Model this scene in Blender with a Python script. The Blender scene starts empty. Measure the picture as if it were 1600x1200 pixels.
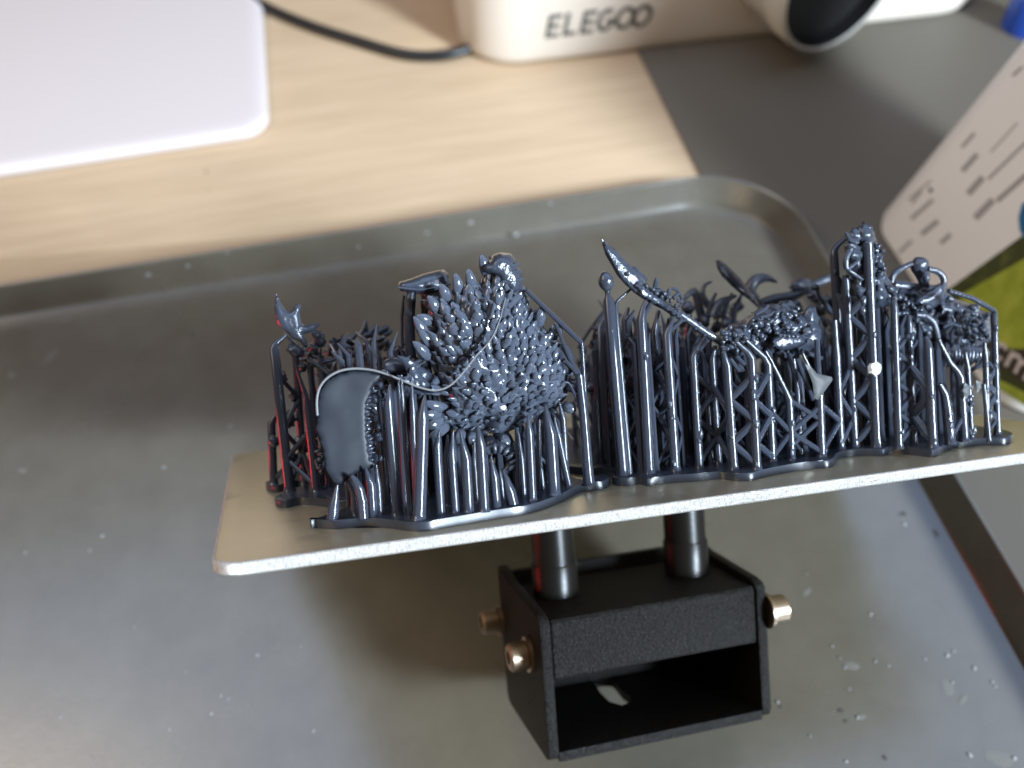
import bpy, bmesh, math, random
from math import sin, cos, pi, radians, sqrt
from mathutils import Vector, Matrix, noise
from mathutils.geometry import delaunay_2d_cdt
random.seed(11)
scene = bpy.context.scene
col = scene.collection
MM = 0.001
# ------------------------------------------------------------------ camera
F = 1444.07                                   # focal length in pixels of a 1600 px wide picture
# columns: build-plate x, y, z axes in camera space (x right, y down, z forward)
DP = Matrix(((0.96178736, -0.26373961, -0.07352888),
             (-0.09528963, -0.07067106, -0.99293781),
             (0.25668067, 0.96200157, -0.09310218)))
# rows: desk x, y, z axes in camera space
MW = Matrix(((0.98175179, -0.17015217, 0.08492153),
             (-0.18537692, -0.75670253, 0.62692638),
             (-0.04241255, -0.63122858, -0.77443634)))
C0 = Vector((-49.028, 29.708, 150.0))         # plate corner in camera space, mm
HC = 257.8                                    # camera height over the tray floor, mm
cam_d = bpy.data.cameras.new('camera'); cam = bpy.data.objects.new('camera', cam_d); col.objects.link(cam)
cam_d.sensor_width = 36; cam_d.lens = F / 1600 * 36
cam_d.clip_start = .01; cam_d.clip_end = 50
m = Matrix.Identity(4)
for r in range(3):
    m[r][0] = MW[r][0]; m[r][1] = -MW[r][1]; m[r][2] = -MW[r][2]
m[2][3] = HC * MM
cam.matrix_world = m
cam_d.dof.use_dof = True; cam_d.dof.focus_distance = .180; cam_d.dof.aperture_fstop = 12.0
scene.camera = cam
# ------------------------------------------------------------------ world and lamps
world = bpy.data.worlds.new('World'); scene.world = world; world.use_nodes = True
bg = world.node_tree.nodes['Background']; bg.inputs[0].default_value = (.66, .48, .29, 1); bg.inputs[1].default_value = .20
scene.view_settings.view_transform = 'Standard'; scene.view_settings.look = 'None'
scene.view_settings.exposure = 0.0; scene.view_settings.gamma = 1
def area(name, loc, target, sx, sy, power, color):
    d = bpy.data.lights.new(name, 'AREA'); d.shape = 'RECTANGLE'; d.size = sx; d.size_y = sy; d.energy = power; d.color = color
    o = bpy.data.objects.new(name, d); col.objects.link(o); o.location = loc
    o.rotation_euler = (Vector(target) - Vector(loc)).to_track_quat('-Z', 'Y').to_euler()
    return o
area('window_light', (.98, -.93, .83), (.02, .10, .06), .26, .30, 82.0, (.72, .86, 1.0))
area('skylight', (0, .40, .9), (0, .40, 0), 1.7, .60, 6.6, (.48, .66, 1.0))
area('ceiling_lamp', (-.75, .25, .95), (0, .25, 0), .5, .5, 4.6, (1.0, .76, .50))
rl = area('red_lit_display', (-.20, .135, .05), (-.03, .13, .085), .035, .045, .010, (1.0, .015, .03)); rl.data.spread = radians(34)

# ------------------------------------------------------------------ mapping helpers
# plate coordinates are real millimetres from the plate's near left top corner
OP = -(DP.transposed() @ C0)
def hit(x, y, ax, val):
    dd = DP.transposed() @ Vector(((x - 800) / F, (y - 600) / F, 1))
    return OP + dd * ((val - OP[ax]) / dd[ax])
def depth(P): return (DP @ P + C0)[2]
def proj(P):
    c = DP @ P + C0
    return 800 + F * c[0] / c[2], 600 + F * c[1] / c[2]
def desk(x, y, z=0):
    r = MW @ Vector(((x - 800) / F, (y - 600) / F, 1)); t = (z - HC) / r[2]
    p = r * t; return Vector((p[0], p[1], z))
RP = MW @ DP
MP = RP.to_4x4()
tr = (MW @ C0) + Vector((0, 0, HC))
for i in range(3): MP[i][3] = tr[i] * MM

# ------------------------------------------------------------------ object helpers
def thing(name, label, cat, base=None, group=None, plate=True):
    o = bpy.data.objects.new(name, None); col.objects.link(o); o.empty_display_size = .01
    base = Vector(base) if base is not None else Vector((0, 0, 0))
    if plate: o.matrix_world = MP @ Matrix.Translation(base * MM)
    else: o.matrix_world = Matrix.Translation(base * MM)
    o['label'] = label; o['category'] = cat
    if group: o['group'] = group
    o['base'] = [base[0], base[1], base[2]]
    return o
BASE = {}
def root_of(o):
    while o.parent: o = o.parent
    return o
def obj(name, V, Fc, mat, parent=None, smooth=True, kind=None, mats=None, fm=None):
    me = bpy.data.meshes.new(name)
    b = Vector(root_of(parent)['base']) if parent else Vector((0, 0, 0))
    me.from_pydata([tuple((Vector(v) - b) * MM) for v in V], [], Fc)
    if mats:
        for q in mats: me.materials.append(q)
        if fm:
            for i, p in enumerate(me.polygons): p.material_index = fm[i]
    else: me.materials.append(mat)
    if smooth:
        me.polygons.foreach_set('use_smooth', [True] * len(me.polygons))
        if smooth != 'all': me.set_sharp_from_angle(angle=radians(40))
    me.update()
    o = bpy.data.objects.new(name, me); col.objects.link(o)
    if parent: o.parent = parent
    if kind: o['kind'] = kind
    return o
def from_bm(name, bm, mat, parent=None, smooth=True, kind=None):
    bmesh.ops.recalc_face_normals(bm, faces=bm.faces)
    bm.verts.ensure_lookup_table(); bm.verts.index_update()
    V = [v.co.copy() for v in bm.verts]; Fc = [[v.index for v in f.verts] for f in bm.faces]
    fm = [f.material_index for f in bm.faces]; bm.free()
    if isinstance(mat, (list, tuple)): return obj(name, V, Fc, None, parent, smooth, kind, mats=mat, fm=fm)
    return obj(name, V, Fc, mat, parent, smooth, kind)
class MB:
    def __init__(s): s.V = []; s.F = []
    def add(s, V, Fc):
        k = len(s.V); s.V += [Vector(v) for v in V]; s.F += [[i + k for i in f] for f in Fc]
    def build(s, name, mat, parent=None, smooth=True, kind=None): return obj(name, s.V, s.F, mat, parent, smooth, kind)
def tube(pts, rad, seg=10, cap=True, flat=1.0):
    pts = [Vector(p) for p in pts]; n = len(pts)
    if not isinstance(rad, (list, tuple)): rad = [rad] * n
    T = []
    for i in range(n):
        t = (pts[min(i + 1, n - 1)] - pts[max(i - 1, 0)])
        T.append(t.normalized() if t.length > 1e-9 else Vector((0, 0, 1)))
    ref = Vector((0, 1, 0)) if abs(T[0].y) < .9 else Vector((1, 0, 0))
    u = (ref - T[0] * ref.dot(T[0])).normalized()
    V = []; Fc = []
    for i in range(n):
        u = (u - T[i] * u.dot(T[i])).normalized(); w = T[i].cross(u)
        for k in range(seg):
            a = 2 * pi * k / seg
            V.append(pts[i] + (u * cos(a) * flat + w * sin(a)) * rad[i])
    for i in range(n - 1):
        for k in range(seg):
            a, b = i * seg + k, i * seg + (k + 1) % seg
            Fc.append([a, b, b + seg, a + seg])
    if cap:
        Fc.append(list(range(seg))[::-1]); Fc.append([(n - 1) * seg + k for k in range(seg)])
    return V, Fc
def boxv(x0, x1, y0, y1, z0, z1, bev=0, segs=2):
    bm = bmesh.new(); bmesh.ops.create_cube(bm, size=1)
    for v in bm.verts: v.co = Vector(((x0 + x1) / 2 + v.co.x * (x1 - x0), (y0 + y1) / 2 + v.co.y * (y1 - y0), (z0 + z1) / 2 + v.co.z * (z1 - z0)))
    if bev: bmesh.ops.bevel(bm, geom=bm.edges[:], offset=bev, segments=segs, profile=.5, affect='EDGES')
    return bm
def prism(poly, z0, z1, bev=0, segs=2, botbev=0):
    """poly: list of (x, y); extruded along z"""
    bm = bmesh.new()
    vb = [bm.verts.new((p[0], p[1], z0)) for p in poly]; vt = [bm.verts.new((p[0], p[1], z1)) for p in poly]
    n = len(poly)
    bm.faces.new(vb[::-1]); top = bm.faces.new(vt)
    for i in range(n): bm.faces.new((vb[i], vb[(i + 1) % n], vt[(i + 1) % n], vt[i]))
    if bev: bmesh.ops.bevel(bm, geom=list(top.edges), offset=bev, segments=segs, profile=.5, affect='EDGES', clamp_overlap=True)
    return bm
def rrect(x0, x1, y0, y1, r, n=8):
    P = []
    for cx, cy, a0 in ((x1 - r, y0 + r, -90), (x1 - r, y1 - r, 0), (x0 + r, y1 - r, 90), (x0 + r, y0 + r, 180)):
        for k in range(n + 1):
            a = radians(a0 + 90 * k / n); P.append((cx + r * cos(a), cy + r * sin(a)))
    return P
def spline(pts, n=6, closed=False):
    pts = [Vector(p) for p in pts]; out = []; N = len(pts)
    rng = range(N if closed else N - 1)
    for i in rng:
        if closed: p0, p1, p2, p3 = pts[i - 1], pts[i], pts[(i + 1) % N], pts[(i + 2) % N]
        else: p0, p1, p2, p3 = pts[max(i - 1, 0)], pts[i], pts[i + 1], pts[min(i + 2, N - 1)]
        for k in range(n):
            t = k / n
            out.append(.5 * ((2 * p1) + (p2 - p0) * t + (2 * p0 - 5 * p1 + 4 * p2 - p3) * t * t + (3 * p1 - p0 - 3 * p2 + p3) * t ** 3))
    if not closed: out.append(pts[-1])
    return out
def inside(P, x, y):
    c = False; n = len(P); j = n - 1
    for i in range(n):
        if (P[i][1] > y) != (P[j][1] > y) and x < (P[j][0] - P[i][0]) * (y - P[i][1]) / (P[j][1] - P[i][1]) + P[i][0]: c = not c
        j = i
    return c
def bdist(P, x, y):
    best = 1e9; n = len(P)
    for i in range(n):
        ax, ay = P[i][0], P[i][1]; bx, by = P[(i + 1) % n][0], P[(i + 1) % n][1]
        dx, dy = bx - ax, by - ay; t = max(0, min(1, ((x - ax) * dx + (y - ay) * dy) / (dx * dx + dy * dy + 1e-9)))
        best = min(best, (ax + dx * t - x) ** 2 + (ay + dy * t - y) ** 2)
    return sqrt(best)
def pillow(outline, y, T, R, grid=6, namp=0, nscale=.08, yslope=(0, 0, 0)):
    """solid form from an outline: outline pixels are laid on the plate-depth plane y (mm) and swell to T mm thick over R px.
    yslope = (y per px in x, y per px in y, reference x)"""
    P = [(p[0], p[1]) for p in outline]
    cl = []
    for i in range(len(P)):
        a, b = Vector(P[i]), Vector(P[(i + 1) % len(P)]); k = max(1, int((b - a).length / grid))
        for j in range(k): cl.append(a.lerp(b, j / k))
    nb = len(cl)
    pts = list(cl)
    xs = [p[0] for p in P]; ys = [p[1] for p in P]
    gy = min(ys); row = 0
    while gy < max(ys):
        gx = min(xs) + (grid / 2 if row % 2 else 0)
        while gx < max(xs):
            if inside(P, gx, gy) and bdist(P, gx, gy) > grid * .45: pts.append(Vector((gx, gy)))
            gx += grid
        gy += grid * .87; row += 1
    v2, e2, f2, ov, oe, of = delaunay_2d_cdt(pts, [(i, (i + 1) % nb) for i in range(nb)], [], 1, 1e-4)
    V = []; Fc = []; back = {}
    th = []
    for i, v in enumerate(v2):
        dd = bdist(P, v[0], v[1]); q = min(1, dd / R); t = T * .5 * sqrt(max(0, 1 - (1 - q) ** 2))
        th.append(t if dd > .3 else 0)
    def place(v, off):
        yy = y + off + yslope[0] * (v[0] - yslope[2])
        if namp and off:
            yy += namp * noise.noise(Vector((v[0] * nscale, v[1] * nscale, y * .31 + (3 if off > 0 else 0))))
        return hit(v[0], v[1], 1, yy)
    for i, v in enumerate(v2): V.append(place(v, -th[i]))
    for i, v in enumerate(v2):
        if th[i] > 0: back[i] = len(V); V.append(place(v, th[i]))
        else: back[i] = i
    for f in f2:
        Fc.append(list(f)); g = [back[i] for i in f][::-1]
        if len(set(g)) == 3 and set(g) != set(f): Fc.append(g)
    bm = bmesh.new(); vs = [bm.verts.new(v) for v in V]
    for f in Fc:
        try: bm.faces.new([vs[i] for i in f])
        except ValueError: pass
    bmesh.ops.recalc_face_normals(bm, faces=bm.faces)
    return bm
def ico(c, rad, sub=2, namp=0, nscale=1.0, rot=None, seed=0):
    bm = bmesh.new(); bmesh.ops.create_icosphere(bm, subdivisions=sub, radius=1)
    c = Vector(c); rot = rot or Matrix.Identity(3)
    V = []; Fc = [[v.index for v in f.verts] for f in bm.faces]
    for v in bm.verts:
        n = v.co.normalized(); s = 1 + namp * noise.noise(n * nscale * 2 + Vector((seed * 3.1, seed * 1.7, seed)))
        V.append(c + rot @ Vector((n.x * rad[0] * s, n.y * rad[1] * s, n.z * rad[2] * s)))
    bm.free(); return V, Fc

# ------------------------------------------------------------------ materials
def mat(name, colr, rough=.5, metal=0, spec=.5, coat=0, coat_r=.1):
    M = bpy.data.materials.new(name); M.use_nodes = True; b = M.node_tree.nodes['Principled BSDF']
    b.inputs['Base Color'].default_value = (*colr, 1); b.inputs['Roughness'].default_value = rough
    b.inputs['Metallic'].default_value = metal; b.inputs['Specular IOR Level'].default_value = spec
    b.inputs['Coat Weight'].default_value = coat; b.inputs['Coat Roughness'].default_value = coat_r
    return M
def nd(M, t, **kw):
    n = M.node_tree.nodes.new(t)
    for k, v in kw.items():
        if k in n.inputs: n.inputs[k].default_value = v
        else: setattr(n, k, v)
    return n
def ln(M, a, b): M.node_tree.links.new(a, b)
def coords(M, scale=(1, 1, 1), rot=(0, 0, 0), kind='Object'):
    tc = nd(M, 'ShaderNodeTexCoord'); mp = nd(M, 'ShaderNodeMapping'); mp.inputs['Scale'].default_value = scale; mp.inputs['Rotation'].default_value = rot
    ln(M, tc.outputs[kind], mp.inputs[0]); return mp.outputs[0]
def noise_t(M, vec, scale, detail=4, rough=.6):
    n = nd(M, 'ShaderNodeTexNoise'); n.inputs['Scale'].default_value = scale; n.inputs['Detail'].default_value = detail; n.inputs['Roughness'].default_value = rough
    ln(M, vec, n.inputs['Vector']); return n.outputs[0]
def ramp(M, fac, stops):
    r = nd(M, 'ShaderNodeValToRGB'); e = r.color_ramp.elements
    while len(e) < len(stops): e.new(.5)
    for i, (p, c) in enumerate(stops): e[i].position = p; e[i].color = (*c, 1) if len(c) == 3 else c
    ln(M, fac, r.inputs[0]); return r.outputs[0]
def bump(M, h, strength, dist, normal=None):
    b = nd(M, 'ShaderNodeBump'); b.inputs['Strength'].default_value = strength; b.inputs['Distance'].default_value = dist
    ln(M, h, b.inputs['Height']); return b.outputs[0]
def bsdf(M): return M.node_tree.nodes['Principled BSDF']
def grey(v): return (v, v, v)

m_resin = mat('wet_dark_resin', (.038, .046, .065), .13, 0, .5, .15, .05)
v = coords(m_resin); h = noise_t(m_resin, v, 1100, 4); ln(m_resin, bump(m_resin, h, .42, .00045), bsdf(m_resin).inputs['Normal'])
ln(m_resin, ramp(m_resin, noise_t(m_resin, v, 120), [(.3, grey(.09)), (.7, grey(.20))]), bsdf(m_resin).inputs['Roughness'])
m_layer = mat('layered_resin', (.036, .042, .059), .12, 0, .5, .15, .06)    # posts: fine layer lines
v = coords(m_layer, (1, 1, 1)); w = nd(m_layer, 'ShaderNodeTexWave'); w.bands_direction = 'Z'; w.inputs['Scale'].default_value = 900; w.inputs['Distortion'].default_value = 1.5; w.inputs['Detail'].default_value = 2
ln(m_layer, v, w.inputs['Vector']); ln(m_layer, bump(m_layer, w.outputs['Fac'], .10, .0002), bsdf(m_layer).inputs['Normal'])
m_raft = mat('raft_resin', (.030, .036, .050), .28, 0, .45)
m_leaf = mat('wet_leaf_resin', (.070, .082, .110), .12, 0, .55, .2, .05)
bsdf(m_leaf).inputs['Subsurface Weight'].default_value = .35; bsdf(m_leaf).inputs['Subsurface Radius'].default_value = (.5, .6, .9); bsdf(m_leaf).inputs['Subsurface Scale'].default_value = .0008
ln(m_leaf, bump(m_leaf, noise_t(m_leaf, coords(m_leaf), 1300, 3), .30, .0004), bsdf(m_leaf).inputs['Normal'])
m_film = mat('cured_film', (.060, .072, .095), .42, 0, .18)
v = coords(m_film, (1, 1, 5)); ln(m_film, bump(m_film, noise_t(m_film, v, 180, 5), .06, .0004), bsdf(m_film).inputs['Normal'])
ln(m_film, ramp(m_film, noise_t(m_film, coords(m_film), 150), [(.35, (.014, .017, .024)), (.75, (.024, .028, .036))]), bsdf(m_film).inputs['Base Color'])
m_edge_film = mat('pale_film_edge', (.17, .175, .18), .42)
m_clear = mat('translucent_film', (.085, .09, .092), .5, 0, .15); bsdf(m_clear).inputs['Transmission Weight'].default_value = .25
m_white = mat('white_fleck', (.8, .8, .8), .35)
# aluminium plate
m_alu = mat('brushed_aluminium', (.6, .54, .43), .36, .9, .5)
v = coords(m_alu, (1, 14, 1)); h1 = noise_t(m_alu, v, 260, 6, .7); v2 = coords(m_alu); h2 = noise_t(m_alu, v2, 45, 4)
mx = nd(m_alu, 'ShaderNodeMix'); mx.data_type = 'RGBA'; mx.blend_type = 'MULTIPLY'; mx.inputs[0].default_value = 1
ln(m_alu, ramp(m_alu, h1, [(.25, (.90, .79, .54)), (.75, (1.0, .91, .67))]), mx.inputs[6]); ln(m_alu, ramp(m_alu, h2, [(.26, grey(.60)), (.42, grey(.92)), (.8, grey(1))]), mx.inputs[7])
ln(m_alu, mx.outputs[2], bsdf(m_alu).inputs['Base Color']); ln(m_alu, bump(m_alu, h1, .12, .0003), bsdf(m_alu).inputs['Normal'])
m_alu_edge = mat('cut_aluminium_edge', (.80, .78, .74), .30, .75, .5)
v = coords(m_alu_edge, (3, 1, 1), (0, .35, 0)); ln(m_alu_edge, bump(m_alu_edge, noise_t(m_alu_edge, v, 1300, 6, .85), .65, .0007), bsdf(m_alu_edge).inputs['Normal'])
# black painted bracket
ln(m_alu_edge, ramp(m_alu_edge, noise_t(m_alu_edge, v, 1800, 3, .8), [(.34, (.52, .50, .46)), (.56, (.95, .94, .91))]), bsdf(m_alu_edge).inputs['Base Color'])
m_black = mat('black_powder_coat', (.006, .0053, .0048), .44, 0, .16)
v = coords(m_black); h = noise_t(m_black, v, 1500, 3, .7); ln(m_black, ramp(m_black, noise_t(m_black, v, 2100, 2, .8), [(.48, (.005, .0044, .004)), (.70, (.034, .030, .028))]), bsdf(m_black).inputs['Base Color'])
ln(m_black, bump(m_black, h, .9, .0008), bsdf(m_black).inputs['Normal'])
m_pillar = mat('black_anodised_pillar', (.008, .007, .006), .30, 0, .28)
ln(m_pillar, bump(m_pillar, noise_t(m_pillar, coords(m_pillar, (1, 1, 12)), 400, 3), .15, .0003), bsdf(m_pillar).inputs['Normal'])
m_steel = mat('screw_steel', (.42, .33, .25), .40, 1)
# tray
m_tray = mat('dark_grey_plastic', (.12, .11, .09), .3, 0, .55); bsdf(m_tray).inputs['IOR'].default_value = 1.8
v = coords(m_tray); a = noise_t(m_tray, v, 9, 4); bb = noise_t(m_tray, v, 60, 6, .65)
ln(m_tray, ramp(m_tray, bb, [(.3, (.088, .077, .058)), (.7, (.110, .098, .076))]), bsdf(m_tray).inputs['Base Color'])
ln(m_tray, ramp(m_tray, a, [(.3, grey(.20)), (.7, grey(.32))]), bsdf(m_tray).inputs['Roughness'])
ln(m_tray, bump(m_tray, noise_t(m_tray, v, 500, 3), .08, .0004), bsdf(m_tray).inputs['Normal'])
m_crumb = mat('resin_crumb', (.30, .30, .29), .3)
m_spot = mat('dried_resin_spot', (.14, .132, .115), .3)
m_dark_spot = mat('dark_resin_spot', (.05, .045, .04), .4)
# desk
m_wood = mat('pale_beech', (.64, .49, .33), .42, 0, .4)
v = coords(m_wood, (.6, 9, 1)); g1 = noise_t(m_wood, v, 22, 6, .6); g2 = noise_t(m_wood, coords(m_wood, (1, 2.5, 1)), 7, 3)
mx = nd(m_wood, 'ShaderNodeMix'); mx.data_type = 'RGBA'; mx.blend_type = 'MULTIPLY'; mx.inputs[0].default_value = 1
ln(m_wood, ramp(m_wood, g1, [(.25, (.47, .335, .205)), (.75, (.58, .425, .275))]), mx.inputs[6]); ln(m_wood, ramp(m_wood, g2, [(.3, grey(.88)), (.7, grey(1))]), mx.inputs[7])
ln(m_wood, mx.outputs[2], bsdf(m_wood).inputs['Base Color'])
m_mat = mat('dark_desk_mat', (.115, .10, .078), .5, 0, .35)
ln(m_mat, bump(m_mat, noise_t(m_mat, coords(m_mat), 700, 3), .15, .0004), bsdf(m_mat).inputs['Normal'])
m_case = mat('white_case_plastic', (.63, .555, .53), .30, 0, .5)
m_machine = mat('white_machine_plastic', (.72, .63, .53), .38, 0, .5)
m_logo = mat('grey_logo_print', (.10, .095, .085), .45)
m_cable = mat('black_cable', (.010, .010, .011), .4)
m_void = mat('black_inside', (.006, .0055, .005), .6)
m_spout = mat('pale_spout_plastic', (.55, .52, .46), .38)
m_jug = mat('white_container', (.86, .81, .74), .42)
m_print = mat('grey_small_print', (.36, .33, .30), .5)
m_green = mat('lime_label', (.22, .25, .018), .42); ln(m_green, ramp(m_green, noise_t(m_green, coords(m_green), 140, 4), [(.4, (.27, .31, .018)), (.72, (.42, .44, .05))]), bsdf(m_green).inputs['Base Color'])
m_dgreen = mat('dark_green_label', (.055, .060, .012), .42); ln(m_dgreen, ramp(m_dgreen, noise_t(m_dgreen, coords(m_dgreen), 180, 4), [(.5, (.045, .050, .010)), (.75, (.12, .125, .02))]), bsdf(m_dgreen).inputs['Base Color'])
m_brown = mat('brown_label', (.045, .030, .018), .45)
m_pink = mat('pale_lettering', (.62, .52, .44), .45)
m_blue = mat('blue_plastic', (.02, .07, .36), .3)
m_teal = mat('blue_print', (.01, .12, .25), .4)

# ------------------------------------------------------------------ setting: desk, mat, tray
DZ = -2.2
def boards():
    root = obj('desk', *(lambda b: ([v.co.copy() for v in b.verts], [[v.index for v in f.verts] for f in b.faces]))(boxv(-700, 700, -350, 900, DZ - 24, DZ - 6)), m_wood, smooth=False)
    root['kind'] = 'structure'; root['base'] = [0, 0, 0]
    s1, s2 = desk(0, 405, DZ), desk(640, 350, DZ)
    k = (s2.y - s1.y) / (s2.x - s1.x); yc = lambda x: s1.y + k * (x - s1.x)
    jx = desk(800, 230, DZ).x
    g = .06
    for poly in ([(-700, -350), (700, -350), (700, yc(700) - g), (-700, yc(-700) - g)],
                 [(-700, yc(-700) + g), (700, yc(700) + g), (700, 900), (-700, 900)]):
        from_bm('board', prism(poly, DZ - 6, DZ, .2, 2), m_wood, root, smooth=True)
    return root
boards()
mx0 = desk(1000, 90, DZ).x
mt = obj('desk_mat', *(lambda b: ([v.co.copy() for v in b.verts], [[v.index for v in f.verts] for f in b.faces]))(prism(rrect(mx0, 690, -340, 880, 3), DZ + .05, DZ + 1.3, .5, 2)), m_mat)
mt['label'] = 'dark brown-grey desk mat covering the right side of the wooden desk'; mt['category'] = 'desk mat'
# tray
def tray():
    rings = []                                    # (inset outwards, z)
    fx0, fx1, fy0, fy1, r0 = -330, 150, -120, 287, 34
    prof = [(-1.5, 0), (-.5, .1), (.2, .9), (1.2, 2.6), (4.2, 10.2), (4.6, 11.1), (5.0, 11.5), (5.4, 11.55), (5.8, 11.2), (6.0, 10.2), (5.9, 4), (5.7, -1.9)]
    V = []; Fc = []
    n = 10
    for o_, z in prof:
        P = rrect(fx0 - o_, fx1 + o_, fy0 - o_ * 1.0, fy1 + o_, r0 + o_, n); V += [Vector((p[0], p[1], z)) for p in P]; N = len(P)
    for i in range(len(prof) - 1):
        for k in range(N):
            a, b = i * N + k, i * N + (k + 1) % N; Fc.append([a, b, b + N, a + N])
    Fc.append(list(range(N))[::-1])
    # the underside
    P = rrect(fx0 - 8, fx1 + 8, fy0 - 8, fy1 + 8, r0 + 8, n); 
    Fc.append([(len(prof) - 1) * N + k for k in range(N)])
    bm = bmesh.new(); vs = [bm.verts.new(v) for v in V]
    for f in Fc: bm.faces.new([vs[i] for i in f])
    t = from_bm('tray', bm, m_tray); t['label'] = 'shallow dark grey plastic tray with a low raised rim under the tilted build plate'; t['category'] = 'tray'
tray()
# crumbs and dried drops on the tray
def crumbs():
    mb = MB(); sp = MB(); dk = MB()
    def flat(mbx, px, py, rp, h, el=1.0, z=0.02, sd=0):
        p = desk(px, py, z); k = (p - Vector((0, 0, HC))).length / F
        a = random.uniform(0, pi); r = rp * k
        V = []; N = 9
        for q, (s, zz) in enumerate(((1, 0), (.8, h * .7), (.35, h))):
            for j in range(N):
                t = 2 * pi * j / N; s2 = s * (1 + .3 * noise.noise(Vector((j * 1.3, sd * 2.7, px * .11))))
                x, y = cos(t) * r * s2, sin(t) * r * s2 * el
                V.append(p + Vector((x * cos(a) - y * sin(a), x * sin(a) + y * cos(a), zz)))
        Fc = [[i * N + j, i * N + (j + 1) % N, (i + 1) * N + (j + 1) % N, (i + 1) * N + j] for i in range(2) for j in range(N)]
        Fc.append([2 * N + j for j in range(N)])
        mbx.add(V, Fc)
    for px, py, r in ((1215, 1097, 6), (1522, 1044, 6), (1300, 1010, 4), (1312, 1028, 4), (1320, 1043, 4), (1368, 1033, 5), (1388, 1040, 4), (1445, 1030, 4), (1480, 1024, 6), (1490, 1018, 4), (1488, 1067, 4), (1327, 1076, 3), (1340, 1121, 5), (1265, 1150, 4), (1322, 1190, 5), (1515, 1180, 7), (1550, 1066, 5), (1555, 1072, 4), (1585, 1185, 6), (330, 1115, 5), (490, 1142, 4), (402, 1024, 5), (345, 1087, 4), (357, 1092, 3), (256, 730, 4), (160, 838, 5), (140, 860, 3), (40, 864, 3), (255, 730, 4), (265, 1140, 3), (95, 1120, 3), (1360, 960, 4), (1462, 832, 5), (1413, 820, 5), (1526, 906, 3), (1260, 897, 3), (290, 1050, 3), (210, 980, 3), (470, 1010, 3)):
        flat(mb, px, py, r * .52, .22 + r * .04, random.uniform(.5, .9), sd=px)
    for px, py, r in ((80, 556, 24), (18, 585, 12), (35, 735, 12), (240, 430, 14), (290, 417, 9), (100, 500, 18), (130, 500, 9), (360, 665, 8), (560, 385, 10), (668, 363, 8), (1408, 808, 14), (1462, 834, 13), (1480, 1075, 22), (1330, 1040, 20), (1505, 1092, 18), (1560, 1185, 32), (1260, 925, 16), (1345, 1120, 12)):
        flat(sp, px, py, r * .6, .08, random.uniform(.35, .6), sd=py)
    for px, py, r in ((300, 523, 6), (1313, 1110, 8), (1321, 1127, 6), (1382, 1184, 7), (1219, 1104, 6), (1571, 966, 7), (210, 520, 3), (1410, 803, 9), (700, 420, 5)):
        flat(dk, px, py, r * .6, .06, .7, sd=py)
    mb.build('resin_crumbs', m_crumb, kind='stuff'); sp.build('dried_resin_drops', m_spot, kind='stuff'); dk.build('dark_resin_drops', m_dark_spot, kind='stuff')
    wd = MB()
    for px, py, r in ((322, 268, 6), (325, 298, 3)):
        p = desk(px, py, DZ + .03); V, Fc = ico(p, (r * .12, r * .14, .15), 2, .3, 1.5, seed=px); wd.add(V, Fc)
    wd.build('desk_specks', m_dark_spot, kind='stuff')
    # flecks on the tray's sloping far wall
    wl = MB()
    for px, py, r in ((232, 430, 10), (293, 416, 6), (560, 386, 5), (667, 364, 5), (806, 367, 8), (945, 300, 6), (355, 395, 5), (860, 318, 6), (735, 348, 9)):
        # the wall rises 10 mm over 4.5 mm of depth just beyond y = 287
        best = min((abs(desk(px, py, z).y - (288.3 + (z - 2.6) * .4)), z) for z in [2.6 + i * .2 for i in range(40)])[1]
        p = desk(px, py, best); V, Fc = ico(p, (r * .12, .35, r * .10), 2, .4, 1.5, seed=px); wl.add(V, Fc)
    wl.build('wall_crumbs', m_crumb, kind='stuff')
crumbs()

# ------------------------------------------------------------------ background objects
def white_case():
    root = thing('white_case', 'flat pinkish-white case with a rounded corner lying on the desk beside the black cable', 'case', (-160, 420, DZ), plate=False)
    c1 = desk(0, 265, 3); c2 = desk(360, 210, 3); xr = desk(414, 60, 4).x
    ang = math.atan2(c2.y - c1.y, c2.x - c1.x)
    y0 = c1.y + (xr - c1.x) * math.tan(ang)
    V = []; prof = [(0.8, DZ + .6), (0.2, -.9), (0, 0), (0, .8), (.5, 2.0), (1.8, 2.9), (4.5, 3.4), (9, 3.6)]
    N = None; Fc = []
    for o_, z in prof:
        P = rrect(-330 + o_, -o_, o_, 240 - o_, max(2, 14 - o_), 8); N = len(P)
        for p in P:
            x, y = p; V.append(Vector((xr + x * cos(ang) - y * sin(ang), y0 + x * sin(ang) + y * cos(ang), z)))
    for i in range(len(prof) - 1):
        for k in range(N): Fc.append([i * N + k, i * N + (k + 1) % N, (i + 1) * N + (k + 1) % N, (i + 1) * N + k])
    Fc.append([(len(prof) - 1) * N + k for k in range(N)]); Fc.append(list(range(N))[::-1])
    obj('shell', V, Fc, m_case, root)
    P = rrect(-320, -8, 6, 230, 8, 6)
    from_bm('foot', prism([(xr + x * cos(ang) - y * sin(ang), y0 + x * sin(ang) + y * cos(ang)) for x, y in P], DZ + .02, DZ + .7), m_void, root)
white_case()
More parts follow.
